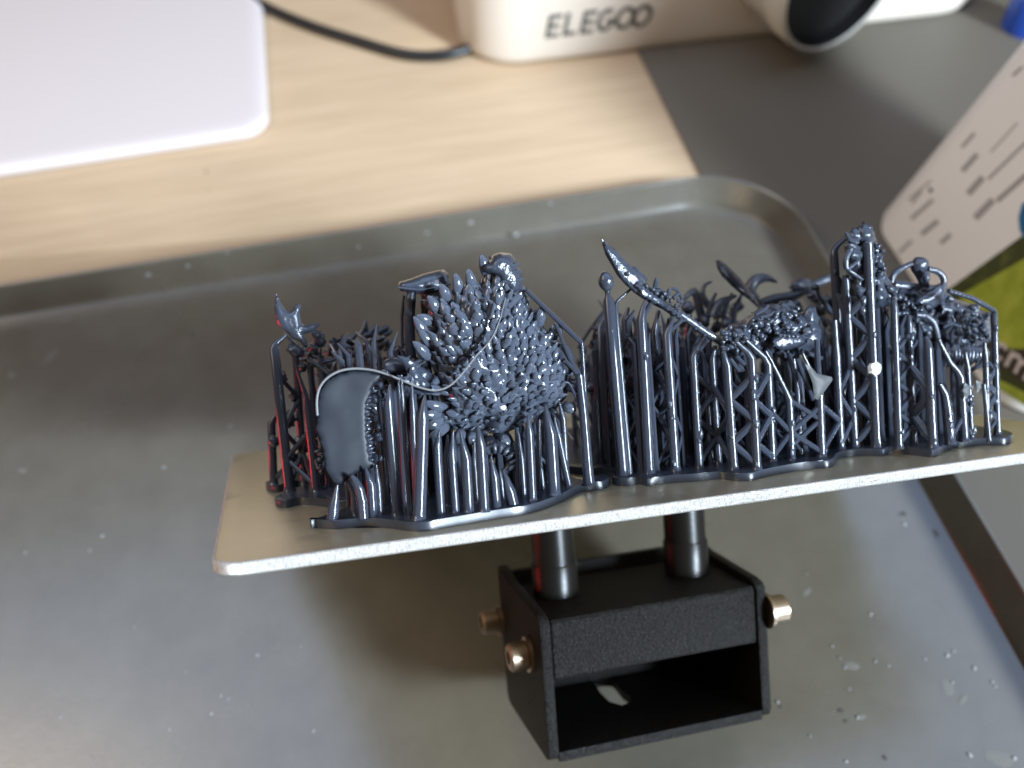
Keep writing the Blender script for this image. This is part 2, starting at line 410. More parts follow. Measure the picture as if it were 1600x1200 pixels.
def stroke(pts, w, closed=False):
    """flat ribbon along a 2D polyline -> quads (x, y)"""
    pts = [Vector(p) for p in pts]; n = len(pts); L = []; R = []
    for i in range(n):
        if closed: a, b = pts[i - 1], pts[(i + 1) % n]
        else: a, b = pts[max(i - 1, 0)], pts[min(i + 1, n - 1)]
        if not closed and 0 < i < n - 1:
            d1 = (pts[i] - a).normalized(); d2 = (b - pts[i]).normalized(); t = (d1 + d2).normalized(); k = 1 / max(.5, t.dot(d1))
        else: t = (b - a).normalized(); k = 1
        nn = Vector((-t.y, t.x)) * w / 2 * k; L.append(pts[i] + nn); R.append(pts[i] - nn)
    q = []
    for i in range(n if closed else n - 1): j = (i + 1) % n; q.append((L[i], R[i], R[j], L[j]))
    return q
def arc(cx, cy, rx, ry, a0, a1, n=14): return [(cx + rx * cos(radians(a0 + (a1 - a0) * i / n)), cy + ry * sin(radians(a0 + (a1 - a0) * i / n))) for i in range(n + 1)]
def machine():
    root = thing('desktop_machine', 'white desktop machine with grey lettering standing at the far edge of the desk', 'machine', (180, 450, DZ), plate=False)
    p1 = desk(800, 105, DZ); p2 = desk(1540, 20, DZ)
    ang = math.atan2(p2.y - p1.y, p2.x - p1.x); Lg = (p2 - p1).length
    ca, sa = cos(ang), sin(ang)
    # footprint in local axes: x along the front from p1, y backwards
    def W(x, y, z): return Vector((p1.x + x * ca - y * sa, p1.y + x * sa + y * ca, z))
    x0 = -24; x1 = Lg + 3
    V = []; Fc = []; prof = [(3.0, DZ + 1.0), (1.0, DZ + 1.6), (.2, DZ + 3.2), (0, DZ + 6), (1.0, 20), (3, 60), (4, 72), (7, 76), (12, 78)]
    for o_, z in prof:
        P = rrect(x0 + o_, x1 - o_, o_, 150 - o_, max(3, 30 - o_ * .5), 10); N = len(P)
        V += [W(p[0], p[1], z) for p in P]
    for i in range(len(prof) - 1):
        for k in range(N): Fc.append([i * N + k, i * N + (k + 1) % N, (i + 1) * N + (k + 1) % N, (i + 1) * N + k])
    Fc.append([(len(prof) - 1) * N + k for k in range(N)]); Fc.append(list(range(N))[::-1])
    obj('housing', V, Fc, m_machine, root)
    for fx in (20, Lg - 30):
        for fy in (22, 120): obj('rubber_foot', *tube([W(fx, fy, DZ + .02), W(fx, fy, DZ + 1.3)], 8, 16), m_void, root)
    # lettering on the front face, slanted; the face leans back 1 mm in 14
    def face(x, z): return W(x, .12 + (z - DZ - 6) * (1.0 / (20 - DZ - 6)) - .28, z)
    def on_front(px, py):           # pixel -> (x, z) on the front face
        best = None
        for i in range(600):
            z = DZ + i * .1; p = desk(px, py, z); yy = -(p.x - p1.x) * sa + (p.y - p1.y) * ca
            xx = (p.x - p1.x) * ca + (p.y - p1.y) * sa
            if best is None or abs(yy) < best[0]: best = (abs(yy), xx, z)
        return best[1], best[2]
    xa, za = on_front(851, 61); xb, zb = on_front(1016, 42); zt = on_front(852, 26)[1]
    h = (zt - za); z0 = (za + zb) / 2; wd = xb - xa
    u = wd / 6.05                                   # letter advance
    mb = MB(); sw = h * .19; sl = .22
    def put(pts, closed=False):
        for q in stroke(pts, sw, closed):
            ids = []
            V = [face(xa + p.x + sl * p.y, z0 + p.y) for p in q]; mb.add(V, [[0, 1, 2, 3]])
    e = sw / 2
    for k in (0, 2):
        X = k * u * .98; w_ = u * .78
        put([(X + w_, h - e), (X + e, h - e), (X + e, e), (X + w_, e)]); put([(X + e, h / 2), (X + w_ * .92, h / 2)])
    X = u * .98; put([(X + e, h), (X + e, e), (X + u * .75, e)])
    X = 3 * u * .98
    put(arc(X + u * .42, h / 2, u * .40, h / 2 - e, 50, 315, 22) + [(X + u * .80, h * .45), (X + u * .45, h * .45)])
    for X in (3.98 * u, 4.95 * u): put(arc(X + u * .46, h / 2, u * .46, h / 2 - e, 0, 360, 28)[:-1], True)
    mb.build('lettering', m_logo, root, smooth=False)
    # round spout on the front
    n = Vector((.31, -.95, -.03)).normalized()
    c = desk(1322, -30, 40.0)
    k = 1.0
    for it in range(1): pass
    R0 = 34.5
    back = c - n * 60
    V, Fc = [], []
    ringz = [(-60, R0 * .93), (-30, R0 * .96), (-6, R0), (-1.5, R0), (0, R0 - .5), (.1, R0 - 1.2), (-.8, R0 - 1.8), (-9, R0 - 2.2), (-10, 0.01)]
    pts = [c + n * a for a, r in ringz]; u_ = n.orthogonal().normalized(); w_ = n.cross(u_); S = 40
    for (a, r), p in zip(ringz, pts):
        for j in range(S):
            t = 2 * pi * j / S; V.append(p + (u_ * cos(t) + w_ * sin(t)) * r)
    cut = 6
    Fo = [[i * S + j, i * S + (j + 1) % S, (i + 1) * S + (j + 1) % S, (i + 1) * S + j] for i in range(cut) for j in range(S)]
    sp = obj('spout', V[:(cut + 1) * S], Fo, m_spout, root)
    Fi = [[i * S + j, i * S + (j + 1) % S, (i + 1) * S + (j + 1) % S, (i + 1) * S + j] for i in range(2) for j in range(S)]
    obj('dark_opening', V[cut * S:], Fi, m_void, sp)
    mb = MB()
    for j in range(60):
        t = 2 * pi * j / 60; d_ = (u_ * cos(t) + w_ * sin(t)); mb.add(*tube([c + n * -14 + d_ * (R0 - .2), c + n * -2 + d_ * (R0 + .1)], .55, 5))
    mb.build('grip_ribs', m_spout, sp, kind='stuff')
machine()
def cable():
    pts = [desk(x, y, 1.2) for x, y in ((330, -40), (414, 9), (480, 38), (560, 64), (630, 84), (685, 87), (730, 77), (790, 50))]
    pts[0].z = 1.2
    V, Fc = tube(spline(pts, 8), 2.6, 12); o = obj('power_cable', V, Fc, m_cable)
    o['label'] = 'black cable curving over the wooden desk behind the white machine'; o['category'] = 'cable'
cable()
def container():
    root = thing('white_container', 'white leaning container with grey small print and a lime green label', 'container', (225, 210, DZ), plate=False)
    lean = .44; Hh = 190.0; z0 = DZ + 1.4
    def W(x, y, z): return Vector((x + lean * (z - z0), y, z))
    V = []; Fc = []; prof = [(3, z0), (.8, z0 + .8), (0, z0 + 3), (0, z0 + 60), (0, z0 + Hh - 12), (3, z0 + Hh - 4), (9, z0 + Hh)]
    for o_, z in prof:
        P = rrect(188 + o_, 262 - o_, 154 + o_, 268 - o_, max(3, 18 - o_ * .3), 10); N = len(P); V += [W(p[0], p[1], z) for p in P]
    for i in range(len(prof) - 1):
        for k in range(N): Fc.append([i * N + k, i * N + (k + 1) % N, (i + 1) * N + (k + 1) % N, (i + 1) * N + k])
    Fc.append([(len(prof) - 1) * N + k for k in range(N)]); Fc.append(list(range(N))[::-1])
    obj('body', V, Fc, m_jug, root)
    # printing on the tray-facing side (x = 188 + lean*(z-z0)): pixel -> (y, z)
    def side(px, py):
        r = MW @ Vector(((px - 800) / F, (py - 600) / F, 1)); o_ = Vector((0, 0, HC))
        # x - lean*(z-z0) = 188
        t = (188 + lean * (o_.z - z0)) / (r.x - lean * r.z); p = o_ + r * t; return p
    nrm = Vector((-1, 0, lean)).normalized()
    def patch(name, poly, m_, off=.12, par=root):
        bm = bmesh.new(); vs = [bm.verts.new(side(*p) + nrm * off) for p in poly]; f = bm.faces.new(vs)
        bmesh.ops.triangulate(bm, faces=[f])
        return from_bm(name, bm, m_, par, smooth=False)
    patch('green_label', [(1470, 462), (1482, 452), (1620, 352), (1700, 420), (1700, 700), (1640, 660), (1560, 606), (1520, 560)], m_dgreen, .10)
    patch('lime_panel', [(1500, 462), (1530, 445), (1600, 405), (1700, 350), (1700, 500), (1640, 545), (1580, 545), (1530, 520)], m_green, .18)
    patch('brown_panel', [(1530, 520), (1580, 545), (1640, 545), (1700, 560), (1700, 620), (1600, 600), (1545, 560)], m_brown, .22)
    patch('lime_strip', [(1555, 590), (1600, 612), (1700, 650), (1700, 690), (1640, 660), (1563, 607)], m_green, .26)
    patch('blue_print', [(1592, 340), (1598, 318), (1640, 300), (1640, 380), (1600, 372), (1594, 360)], m_teal, .3)
    # lettering "em" along the lower edge of the label
    mb = MB()
    ox, oy = 1553, 558; dx, dy = .80, .60; ux, uy = .45, -.89
    def put(pts, w, closed=False):
        for q in stroke(pts, w, closed):
            mb.add([side(ox + p.x * dx + p.y * ux, oy + p.x * dy + p.y * uy) + nrm * .34 for p in q], [[0, 1, 2, 3]])
    put(arc(6, 14, 9, 11, 40, 320, 16), 6)
    put([(24, 0), (24, 26)], 6); put([(24, 16)] + arc(34, 16, 8, 9, 170, 0, 8) + [(42, 0)], 6); put(arc(52, 16, 8, 9, 180, 0, 8) + [(60, 0)], 6)
    mb.build('label_lettering', m_pink, root, smooth=False)
    mb = MB()
    def line(x0, y0, x1, y1, w):
        a, b = Vector((x0, y0)), Vector((x1, y1))
        for q in stroke([a, b], w): mb.add([side(p.x, p.y) + nrm * .12 for p in q], [[0, 1, 2, 3]])
    for l in ((1503, 230, 1523, 208, 5), (1504, 267, 1527, 241, 8), (1513, 303, 1536, 277, 10), (1524, 341, 1552, 312, 11), (1548, 238, 1590, 192, 2.5), (1544, 280, 1604, 222, 4.5), (1558, 314, 1610, 268, 8), (1425, 318, 1440, 298, 4), (1424, 342, 1458, 312, 6), (1440, 366, 1466, 345, 8), (1420, 312, 1455, 282, 3), (1470, 380, 1486, 366, 7), (1405, 395, 1425, 376, 5), (1582, 118, 1598, 104, 4)): line(*l)
    mb.build('small_print', m_print, root, smooth=False)
    ds = side(1455, 297) + nrm * .3; obj('speck', *ico(ds, (.9, .9, .9), 1, .3), m_dark_spot, root)
container()
def blue_cap():
    c = desk(1612, 18, 8); root = thing('blue_cap', 'blue plastic cap lying on the mat beside the white machine', 'cap', (c.x, c.y, DZ + 1.3), plate=False)
    V, Fc = tube([(c.x, c.y, DZ + 1.35), (c.x, c.y, 16), (c.x, c.y, 18)], [11, 10.6, 9.4], 28); obj('cap_shell', V, Fc, m_blue, root)
    for j in range(24):
        t = 2 * pi * j / 24; obj('rib', *tube([(c.x + 10.9 * cos(t), c.y + 10.9 * sin(t), DZ + 2), (c.x + 10.5 * cos(t), c.y + 10.5 * sin(t), 15.5)], .5, 4), m_blue, root)
blue_cap()

# ------------------------------------------------------------------ build plate with its bracket
PW, PD, PT = 192.0, 129.0, 2.3
def build_plate():
    root = thing('build_plate', 'brushed aluminium build plate on black pillars and bracket, leaning in the grey tray', 'build plate', (96, 62, -68))
    # plate: rounded slab with a small chamfer
    V = []; Fc = []; fm = []; prof = [(0.35, -PT), (0, -PT + .3), (0, -.45), (.12, -.22), (.4, -.04), (.6, 0)]
    for o_, z in prof:
        P = rrect(o_, PW - o_, o_, PD - o_, 6.5 - o_, 10); N = len(P); V += [Vector((p[0], p[1], z)) for p in P]
    for i in range(len(prof) - 1):
        for k in range(N): Fc.append([i * N + k, i * N + (k + 1) % N, (i + 1) * N + (k + 1) % N, (i + 1) * N + k]); fm.append(1)
    Fc.append([(len(prof) - 1) * N + k for k in range(N)]); fm.append(0); Fc.append(list(range(N))[::-1]); fm.append(0)
    pl = obj('plate', V, Fc, None, root, mats=[m_alu, m_alu_edge], fm=fm)
    e = hit(1365, 748, 1, 0); obj('edge_nick', *tube([(e.x - 1.6, -.02, e.z - .2), (e.x, -.05, e.z - .1), (e.x + 1.6, -.02, e.z + .1)], [.2, .3, .2], 8, flat=.3), m_steel, pl)
    zb = -34.9; yp = 62
    for bx, by in ((869, 926), (1073, 890)):
        x = hit(bx, by, 1, yp).x; zs = hit(bx, by - 38, 1, yp - 5).z
        p = obj('pillar', *tube([(x, yp, -PT - .02), (x, yp, zs)], 5.35, 32), m_pillar, root)
        obj('collar', *tube([(x, yp, zs + .3), (x, yp, zs - .1), (x, yp, zb + .1)], [5.5, 5.75, 5.75], 32), m_pillar, p)
    X0, X1, Y0, Y1, ZB, ZT = 66.6, 124.8, 43.6, 79.5, -68.8, -33.6
    tk = 2.6
    # carriage: top plate and folded front lip
    from_bm('carriage', boxv(X0 + tk + .15, X1 - tk - .15, Y0 + .2, 73.5, zb - 2.4, zb, .7, 3), m_black, root)
    from_bm('carriage_lip', boxv(X0 + tk + .15, X1 - tk - .15, Y0 - .1, Y0 + 2.2, -49.2, zb - .25, .8, 3), m_black, root)
    # bracket: side cheeks (profile in y,z), floor, back wall with a slot
    def cheek(xa, xb):
        poly = [(Y0 - .6, ZB + 2.5), (Y0 - .6, ZT - 2), (Y0 + .6, ZT - .6), (Y0 + 3, ZT), (70, ZT + 1.0), (76, ZT + 2.2), (Y1 + .5, ZT + 2.6), (Y1 + 1.2, ZT + 1.4), (Y1 + 1.2, ZB + 2.5), (Y1, ZB + .6), (Y1 - 2, ZB), (Y0 + 2, ZB), (Y0 + .2, ZB + .8)]
        bm = prism(poly, xa, xb, 0)
        for v in bm.verts: y, z, x = v.co.x, v.co.y, v.co.z; v.co = Vector((x, y, z))
        bmesh.ops.recalc_face_normals(bm, faces=bm.faces)
        bmesh.ops.bevel(bm, geom=[e for e in bm.edges if e.calc_face_angle(0) > .9], offset=.45, segments=2, profile=.5, affect='EDGES')
        return bm
    from_bm('cheek', cheek(X0, X0 + tk), m_black, root); from_bm('cheek', cheek(X1 - tk, X1), m_black, root)
    def holed(outer, hole, place, thick, name):
        no, nh = len(outer), len(hole); pts = [Vector(p) for p in list(outer) + list(hole)]
        v2, e2, f2, *_ = delaunay_2d_cdt(pts, [(i, (i + 1) % no) for i in range(no)] + [(no + i, no + (i + 1) % nh) for i in range(nh)], [], 1, 1e-4)
        f2 = [f for f in f2 if not inside(hole, sum(v2[i][0] for i in f) / 3, sum(v2[i][1] for i in f) / 3)]
        bm = bmesh.new(); vs = [bm.verts.new(place(v)) for v in v2]; fs = [bm.faces.new([vs[i] for i in f]) for f in f2]
        r = bmesh.ops.extrude_face_region(bm, geom=fs)
        for g in r['geom']:
            if isinstance(g, bmesh.types.BMVert): g.co += thick
        return from_bm(name, bm, m_black, root)
    def fh(x, y): p = hit(x, y, 2, ZB + 2.4); return (p.x, p.y)
    slot = [fh(*p) for p in ((926, 1062), (938, 1082), (952, 1096), (972, 1102), (986, 1096), (985, 1088), (972, 1079), (960, 1064), (955, 1060), (940, 1060))]
    holed([(X0 + tk, Y0 - .3), (X1 - tk, Y0 - .3), (X1 - tk, Y1 + .3), (X0 + tk, Y1 + .3)], slot, lambda v: (v[0], v[1], ZB + .05), Vector((0, 0, 2.35)), 'bracket_floor')
    from_bm('back_wall', boxv(X0 + tk, X1 - tk, Y1 - 2.2, Y1, ZB + 2.45, ZT + 1.2, .3, 1), m_black, root)
    # socket head screws with washers
    def screw(px, py, xw, sgn, hp=None):
        p = hit(px, py, 0, xw); y, z = p.y, p.z
        n = 36; V = []; Fc = []
        prof = [(0.1, 4.6), (1.0, 4.6), (1.0, 3.0)]
        w = obj('washer', *tube([(xw + sgn * .02, y, z), (xw + sgn * .9, y, z)], 4.3, 28), m_steel, root)
        ringz = [(.9, 3.1), (1.2, 3.35), (4.9, 3.35), (5.4, 2.9), (5.4, 1.65), (3.0, 1.6), (3.0, 0.01)]
        for a, r_ in ringz:
            for j in range(n):
                t = 2 * pi * j / n; rr = r_ + (.09 if (j % 2 and 1.1 < a < 5 and r_ > 3) else 0)
                V.append(Vector((xw + sgn * a, y + rr * cos(t), z + rr * sin(t))))
        for i in range(len(ringz) - 1):
            for j in range(n):
                f = [i * n + j, i * n + (j + 1) % n, (i + 1) * n + (j + 1) % n, (i + 1) * n + j]; Fc.append(f if sgn > 0 else f[::-1])
        obj('screw', V, Fc, m_steel, root)
    screw(782, 968, X0, -1); screw(828, 1022, X0, -1); screw(1196, 955, X1, 1)
    p = hit(1196, 955, 0, X1)
build_plate()

# ------------------------------------------------------------------ resin prints
RZ = 1.7                                        # raft height
def K(P): return depth(P) / F                   # mm per pixel there
def raft(root, front_px, back_mm, name='raft'):
    P = [hit(x, y, 2, .0) for x, y in front_px]
    pts = [(p.x, p.y) for p in P] + list(back_mm)
    pts = [(p.x, p.y) for p in spline([Vector((a, b, 0)) for a, b in pts], 4, True)]
    bm = prism(pts, .02, RZ, .28, 2); return from_bm(name, bm, m_raft, root)
POSTS = {}
def post(root, base, top, w, tips=(), r_top=None, flare=True, m_=None, seg=10, name='support_post'):
    """base pixel on the raft, top pixel straight above it; tips: further (x, y, width) pixels at the same depth"""
    b = hit(base[0], base[1], 2, RZ - .1); k = K(b)
    t = hit(top[0], top[1], 1, b.y); r = w * k / 2 * (1.18 if b.x > 70 else 1.1)
    rt = r if r_top is None else r_top * k / 2
    pts = [b, b + (t - b) * .02, b + (t - b) * .05, b.lerp(t, .5), t]; rad = [r * 1.35, r * 1.15, r, (r + rt) / 2, rt]
    if not flare: rad[0] = rad[1] = r
    for x, y, ww in tips: pts.append(hit(x, y, 1, b.y)); rad.append(max(.05, ww * k / 2))
    o = obj(name, *tube(pts, rad, seg), m_ or m_layer, root)
    return b, t, r
def cone(root, base, shoulder, tip, w, tw=3, name='support_post'): return post(root, base, shoulder, w, [(tip[0], tip[1], tw)], name=name)
def lattice(root, p, q, pitch_px, w=5, start=0, z0=None, z1=None, phase=0):
    """zigzag braces between two posts p, q = (base, top, r)"""
    k = K(p[0]); pitch = pitch_px * k
    za = z0 if z0 is not None else RZ + 1.0 + start
    zt = min(p[1].z, q[1].z) if z1 is None else z1
    z = za; side = phase
    def at(s, z): t = (z - s[0].z) / (s[1].z - s[0].z); return s[0].lerp(s[1], t)
    while z + pitch < zt:
        a, b = (p, q) if side % 2 == 0 else (q, p)
        obj('brace', *tube([at(a, z), at(b, z + pitch)], w * k / 2 * 1.15, 8), m_resin, root)
        z += pitch; side += 1
def px_tube(pts, y, m_, root, name, seg=10, flat=1.0, sp=5):
    """tube through (x, y, width) pixels at plate depth y"""
    P = spline([hit(a, b, 1, y + (c_[1] if isinstance(c_, tuple) else 0)) for a, b, c_ in pts], sp)
    ws = [c_[0] if isinstance(c_, tuple) else c_ for a, b, c_ in pts]; R = []
    for i in range(len(P)):
        t = i / (len(P) - 1) * (len(ws) - 1); j = min(int(t), len(ws) - 2); R.append(max(.06, (ws[j] + (ws[j + 1] - ws[j]) * (t - j)) * K(P[i]) / 2))
    return obj(name, *tube(P, R, seg, flat=flat), m_, root)
def blob(px, py, y, rx, ry, rd, root, name='lump', namp=.18, ns=1.2, sub=3, m_=None, rot=0, mb=None):
    c = hit(px, py, 1, y); k = K(c); R = Matrix.Rotation(radians(rot), 3, 'Y')
    V, Fc = ico(c, (rx * k, rd * k, ry * k), sub, namp, ns, R, px)
    if mb is not None: mb.add(V, Fc); return
    return obj(name, V, Fc, m_ or m_resin, root, smooth='all')
SKY = [(420, 640), (432, 575), (470, 548), (520, 545), (580, 528), (640, 545), (672, 575), (700, 660), (880, 640), (905, 545), (925, 515), (950, 485), (1000, 500), (1060, 500), (1100, 520), (1140, 545), (1250, 545), (1300, 515), (1322, 440), (1375, 455), (1400, 500), (1480, 515), (1545, 520), (1556, 560)]
def skyline(x):
    for (a, b), (c, d_) in zip(SKY, SKY[1:]):
        if a <= x <= c: return b + (d_ - b) * (x - a) / (c - a)
    return 640
def thicket(root, x0, x1, y0, y1, n, w=8, drop=(4, 50), brace=.6, seed=1, rz=None):
    rnd = random.Random(seed); prev = []
    for i in range(n):
        for tries in range(30):
            x = rnd.uniform(x0, x1); y = rnd.uniform(y0, y1)
            if all((x - q[0].x) ** 2 + (y - q[0].y) ** 2 > 5.5 for q in prev): break
        b = Vector((x, y, RZ - .1)); k = K(b)
        px = proj(Vector((x, y, 25)))[0]; sk = skyline(px) + rnd.uniform(*drop)
        t = hit(px, sk, 1, y); t.x = x + rnd.uniform(-.3, .3)
        if t.z < 8: continue
        r = w * k / 2 * rnd.uniform(.7, 1.25)
        tp = t + Vector((rnd.uniform(-2, 2), rnd.uniform(-2, 2), rnd.uniform(1.5, 4)))
        obj('support_post', *tube([b, b + Vector((0, 0, .8)), b + (t - b) * .08, t, tp], [r * 1.5, r * 1.2, r, r * .9, r * .25], 8), m_layer, root)
        me = (b, t, r)
        if prev and rnd.random() < brace:
            q = min(prev, key=lambda s: (s[0] - b).length)
            if (q[0] - b).length < 12: lattice(root, me, q, rnd.uniform(34, 50), 4.5, phase=rnd.randint(0, 1))
        prev.append(me)
    return prev
# leaf-shaped scale, shared meshes
def leaf_mesh(i):
    rnd = random.Random(i); n = 7; S = 8; V = []; Fc = []
    L = 1.0; wmax = rnd.uniform(.31, .42); th = rnd.uniform(.20, .30); curl = rnd.uniform(.05, .30)
    for a in range(n + 1):
        t = a / n; w = wmax * (sin(pi * min(1, t * .92 + .10)) ** .75) * (1 - .25 * t); z0 = curl * t * t
        h = th * (1 - .75 * t) * sin(pi * min(1, .16 + t * .84)) ** .6 if t < 1 else .01
        if a == n: w = .015
        for k in range(S):
            g = 2 * pi * k / S; ridge = .05 * (1 - t) if k == 2 else 0
            q_ = Vector((w * cos(g), t * L - .15, z0 + h * sin(g) + ridge)); V.append(q_ * (1 + .30 * noise.noise(q_ * 2.6 + Vector((i * 7.3, i * 3.1, 0)))))
    for a in range(n):
        for k in range(S): Fc.append([a * S + k, a * S + (k + 1) % S, (a + 1) * S + (k + 1) % S, (a + 1) * S + k])
    Fc.append(list(range(S))[::-1]); Fc.append([n * S + k for k in range(S)])
    me = bpy.data.meshes.new('leaf'); me.from_pydata([tuple(v * MM) for v in V], [], Fc); me.materials.append(m_leaf)
    me.polygons.foreach_set('use_smooth', [True] * len(me.polygons)); return me
LEAVES = [leaf_mesh(i) for i in range(24)]
def put_leaf(root, c, normal, direction, size, lift, rnd, name='leaf'):
    n = normal.normalized(); d_ = (direction - n * direction.dot(n)).normalized()
    d2 = (d_ * cos(lift) + n * sin(lift)).normalized(); x = d2.cross(n).normalized(); z = x.cross(d2)
    o = bpy.data.objects.new(name, rnd.choice(LEAVES)); col.objects.link(o); o.parent = root
    Mx = Matrix((x * 1.0, d2, z)).transposed().to_4x4()
    for i in range(3):
        for j in range(3): Mx[i][j] *= size
    b = Vector(root['base']); p = (c - b) * MM
    for i in range(3): Mx[i][3] = p[i]
    o.matrix_local = Mx; return o

# ---- front left print: the leaf-cloaked figure
def print_cloak():
    root = thing('resin_print', 'dark wet resin print of a leaf-cloaked figure upside down on thick conical supports', 'resin print', (50, 18, 0))
    raft(root, [(486, 822), (500, 826), (530, 827), (570, 823), (610, 826), (655, 831), (700, 824), (765, 813), (830, 802), (875, 786), (910, 769), (948, 763), (950, 750)], [(72, 22), (70, 33), (58, 38), (40, 36), (26, 26), (18, 18)])
    cone(root, (655, 812), (660, 655), (664, 617), 19)
    for a in [((689, 803), (683, 700), (687, 672), 13), ((712, 801), (706, 711), (708, 674), 12), ((717, 798), (715, 745), (714, 722), 5), ((733, 800), (728, 716), (719, 672), 15),
              ((757, 799), (751, 695), (746, 662), 15), ((776, 793), (772, 745), (767, 712), 14), ((786, 783), (783, 750), (781, 735), 8), ((810, 778), (808, 700), (806, 678), 7),
              ((819, 776), (815, 718), (810, 676), 9), ((832, 782), (827, 677), (825, 648), 13), ((866, 773), (860, 678), (852, 632), 19), ((889, 760), (873, 685), (866, 652), 10),
              ((886, 757), (880, 655), (874, 628), 9), ((849, 766), (846, 735), (838, 715), 6), ((840, 768), (842, 690), (843, 655), 8), ((700, 790), (697, 720), (699, 680), 9), ((745, 785), (741, 725), (741, 690), 9)]: cone(root, *a)
    # leaning drop-shaped support at the curl, teardrop at the far left
    post(root, (802, 789), (797, 768), 17, [(790, 745, 8), (786, 736, 4)])
    post(root, (519, 812), (521, 795), 17, [(524, 778, 12), (527, 760, 5), (528, 754, 3)])
    post(root, (568, 811), (566, 782), 15, [(562, 764, 14), (555, 750, 11), (549, 743, 6)])
    post(root, (556, 806), (553, 770), 11, [(545, 754, 9), (538, 745, 4)])
    cone(root, (583, 807), (580, 757), (571, 730), 14); cone(root, (594, 805), (591, 757), (588, 727), 10)
    cone(root, (621, 805), (607, 634), (609, 600), 15); cone(root, (640, 806), (629, 625), (627, 585), 7); cone(root, (634, 798), (626, 640), (622, 592), 8); cone(root, (650, 800), (645, 640), (643, 590), 9)
    # tall braced post with the slanted roof bar at the right
    b = hit(921, 756, 2, RZ - .1); yb = b.y
    px_tube([(921, 757, 22), (919, 740, 17), (912, 650, 15), (905, 585, 13)], yb, m_layer, root, 'support_post', sp=3)
    px_tube([(925, 755, 9), (921, 720, 7), (913, 600, 7), (909, 536, 7)], yb + 1.0, m_layer, root, 'support_post', sp=3)
    for s_ in (((909, 536, 8), (868, 497, 8), (822, 453, 7)), ((905, 590, 9), (895, 575, 8), (882, 562, 6)), ((905, 585, 8), (890, 560, 7), (868, 505, 6)), ((908, 640, 6), (900, 620, 5), (890, 600, 5))):
        obj('brace', *tube([hit(x, y, 1, yb + .5) for x, y, w in s_], [w * K(b) / 2 for x, y, w in s_], 8), m_layer, root)
    thicket(root, 25, 70, 21, 37, 78, 11, (-6, 70), .4, seed=5)
    # body under the leaves
    out = [(672, 478), (684, 478), (692, 466), (706, 470), (716, 458), (727, 452), (737, 446), (750, 444), (760, 430), (768, 412), (778, 405), (806, 408), (814, 430), (818, 455), (832, 490), (846, 510), (862, 520), (872, 545), (888, 565), (893, 590), (884, 622), (868, 640), (845, 645), (815, 664), (782, 682), (755, 674), (722, 674), (700, 668), (684, 655), (696, 640), (688, 612), (676, 572), (664, 528), (676, 512)]
    yc = 24.0; T = 17.0; R = 75
    from_bm('figure_body', pillow(out, yc, T, R, 6, 1.0, .07), m_leaf, root, smooth='all')
    rnd = random.Random(4); pts = []; tries = 0
    ctr = Vector((772, 560))
    while len(pts) < 300 and tries < 60000:
        tries += 1; x = rnd.uniform(655, 900); y = rnd.uniform(400, 690)
        if not inside(out, x, y): continue
        if y < 452 and x > 778: continue
        dd = bdist(out, x, y); mind = (9.6 if dd < 60 else 11.6) * rnd.uniform(.8, 1.25)
        if any((x - q[0]) ** 2 + (y - q[1]) ** 2 < mind ** 2 for q in pts): continue
        pts.append((x, y, dd))
    print('leaves', len(pts))
    def surf(x, y):
        dd = bdist(out, x, y); q = min(1, dd / R); return hit(x, y, 1, yc - T * .5 * sqrt(max(0, 1 - (1 - q) ** 2)))
    def clampin(x, y): return (x, y)
    for x, y, dd in pts:
        p = surf(x, y); px_ = surf(x + 2, y) - surf(x - 2, y); py_ = surf(x, y + 2) - surf(x, y - 2)
        n = px_.cross(py_)
        if n.y > 0: n = -n
        if n.length < 1e-6: n = Vector((0, -1, 0))
        v2 = Vector((x, y)) - ctr; ang = math.atan2(v2.y, v2.x)
        up = Vector((0, 0, 1)); side = Vector((1, 0, 0))
        rad_ = Vector((v2.x, 0, -v2.y)).normalized()
        wgt = min(1, v2.length / 90)
        dirn = rad_ * (.2 + .25 * wgt) + up * .85 + Vector((rnd.uniform(-.5, .5), 0, rnd.uniform(-.35, .35)))
        if dirn.length < .1: dirn = up
        sz = rnd.uniform(1.8, 2.9) * (1.25 if y < 560 and x < 750 else 1.0) * (.92 if y > 600 else 1)
        put_leaf(root, p - n.normalized() * .05, n, dirn, sz, rnd.uniform(.10, .75), rnd)
    # large spiky leaves on the upper left border, joined as the border fringe
    mb = MB()
    fringe = [(688, 492, -22, -34), (676, 505, -28, -14), (718, 462, -8, -40), (700, 470, -14, -30), (738, 452, -8, -36), (760, 428, -10, -34), (668, 530, -24, -40), (672, 560, -30, -30), (690, 612, -34, -8), (690, 645, -40, 6), (694, 655, -38, 16), (700, 664, -34, 22), (684, 600, -40, -26), (842, 510, 4, -36), (866, 530, 8, -30), (886, 600, 22, 14), (880, 632, 22, 12), (740, 676, -6, 22), (765, 682, 4, 26), (722, 672, -10, 24), (785, 680, 8, 24), (700, 640, -44, -14), (680, 545, -30, -34)]
    for x, y, dx, dy in fringe:
        a = hit(x, y, 1, yc - 3.5); b = hit(x + dx * .9, y + dy * .9, 1, yc - 5.0); mid = a.lerp(b, .5) + Vector((0, -.6, 0))
        mb.add(*tube(spline([a, mid, b], 4), [.7, 1.0, 1.12, 1.15, 1.1, .95, .75, .45, .08], 8, flat=.55))
    mb.build('leaf_fringe', m_leaf, root, smooth='all', kind='stuff')
    # boots of the figure, at the top, on black pillars
    def boot(outl, y, T, name='boot'): return from_bm(name, pillow(outl, y, T, 14, 4, .25, .2), m_resin, root, smooth='all')
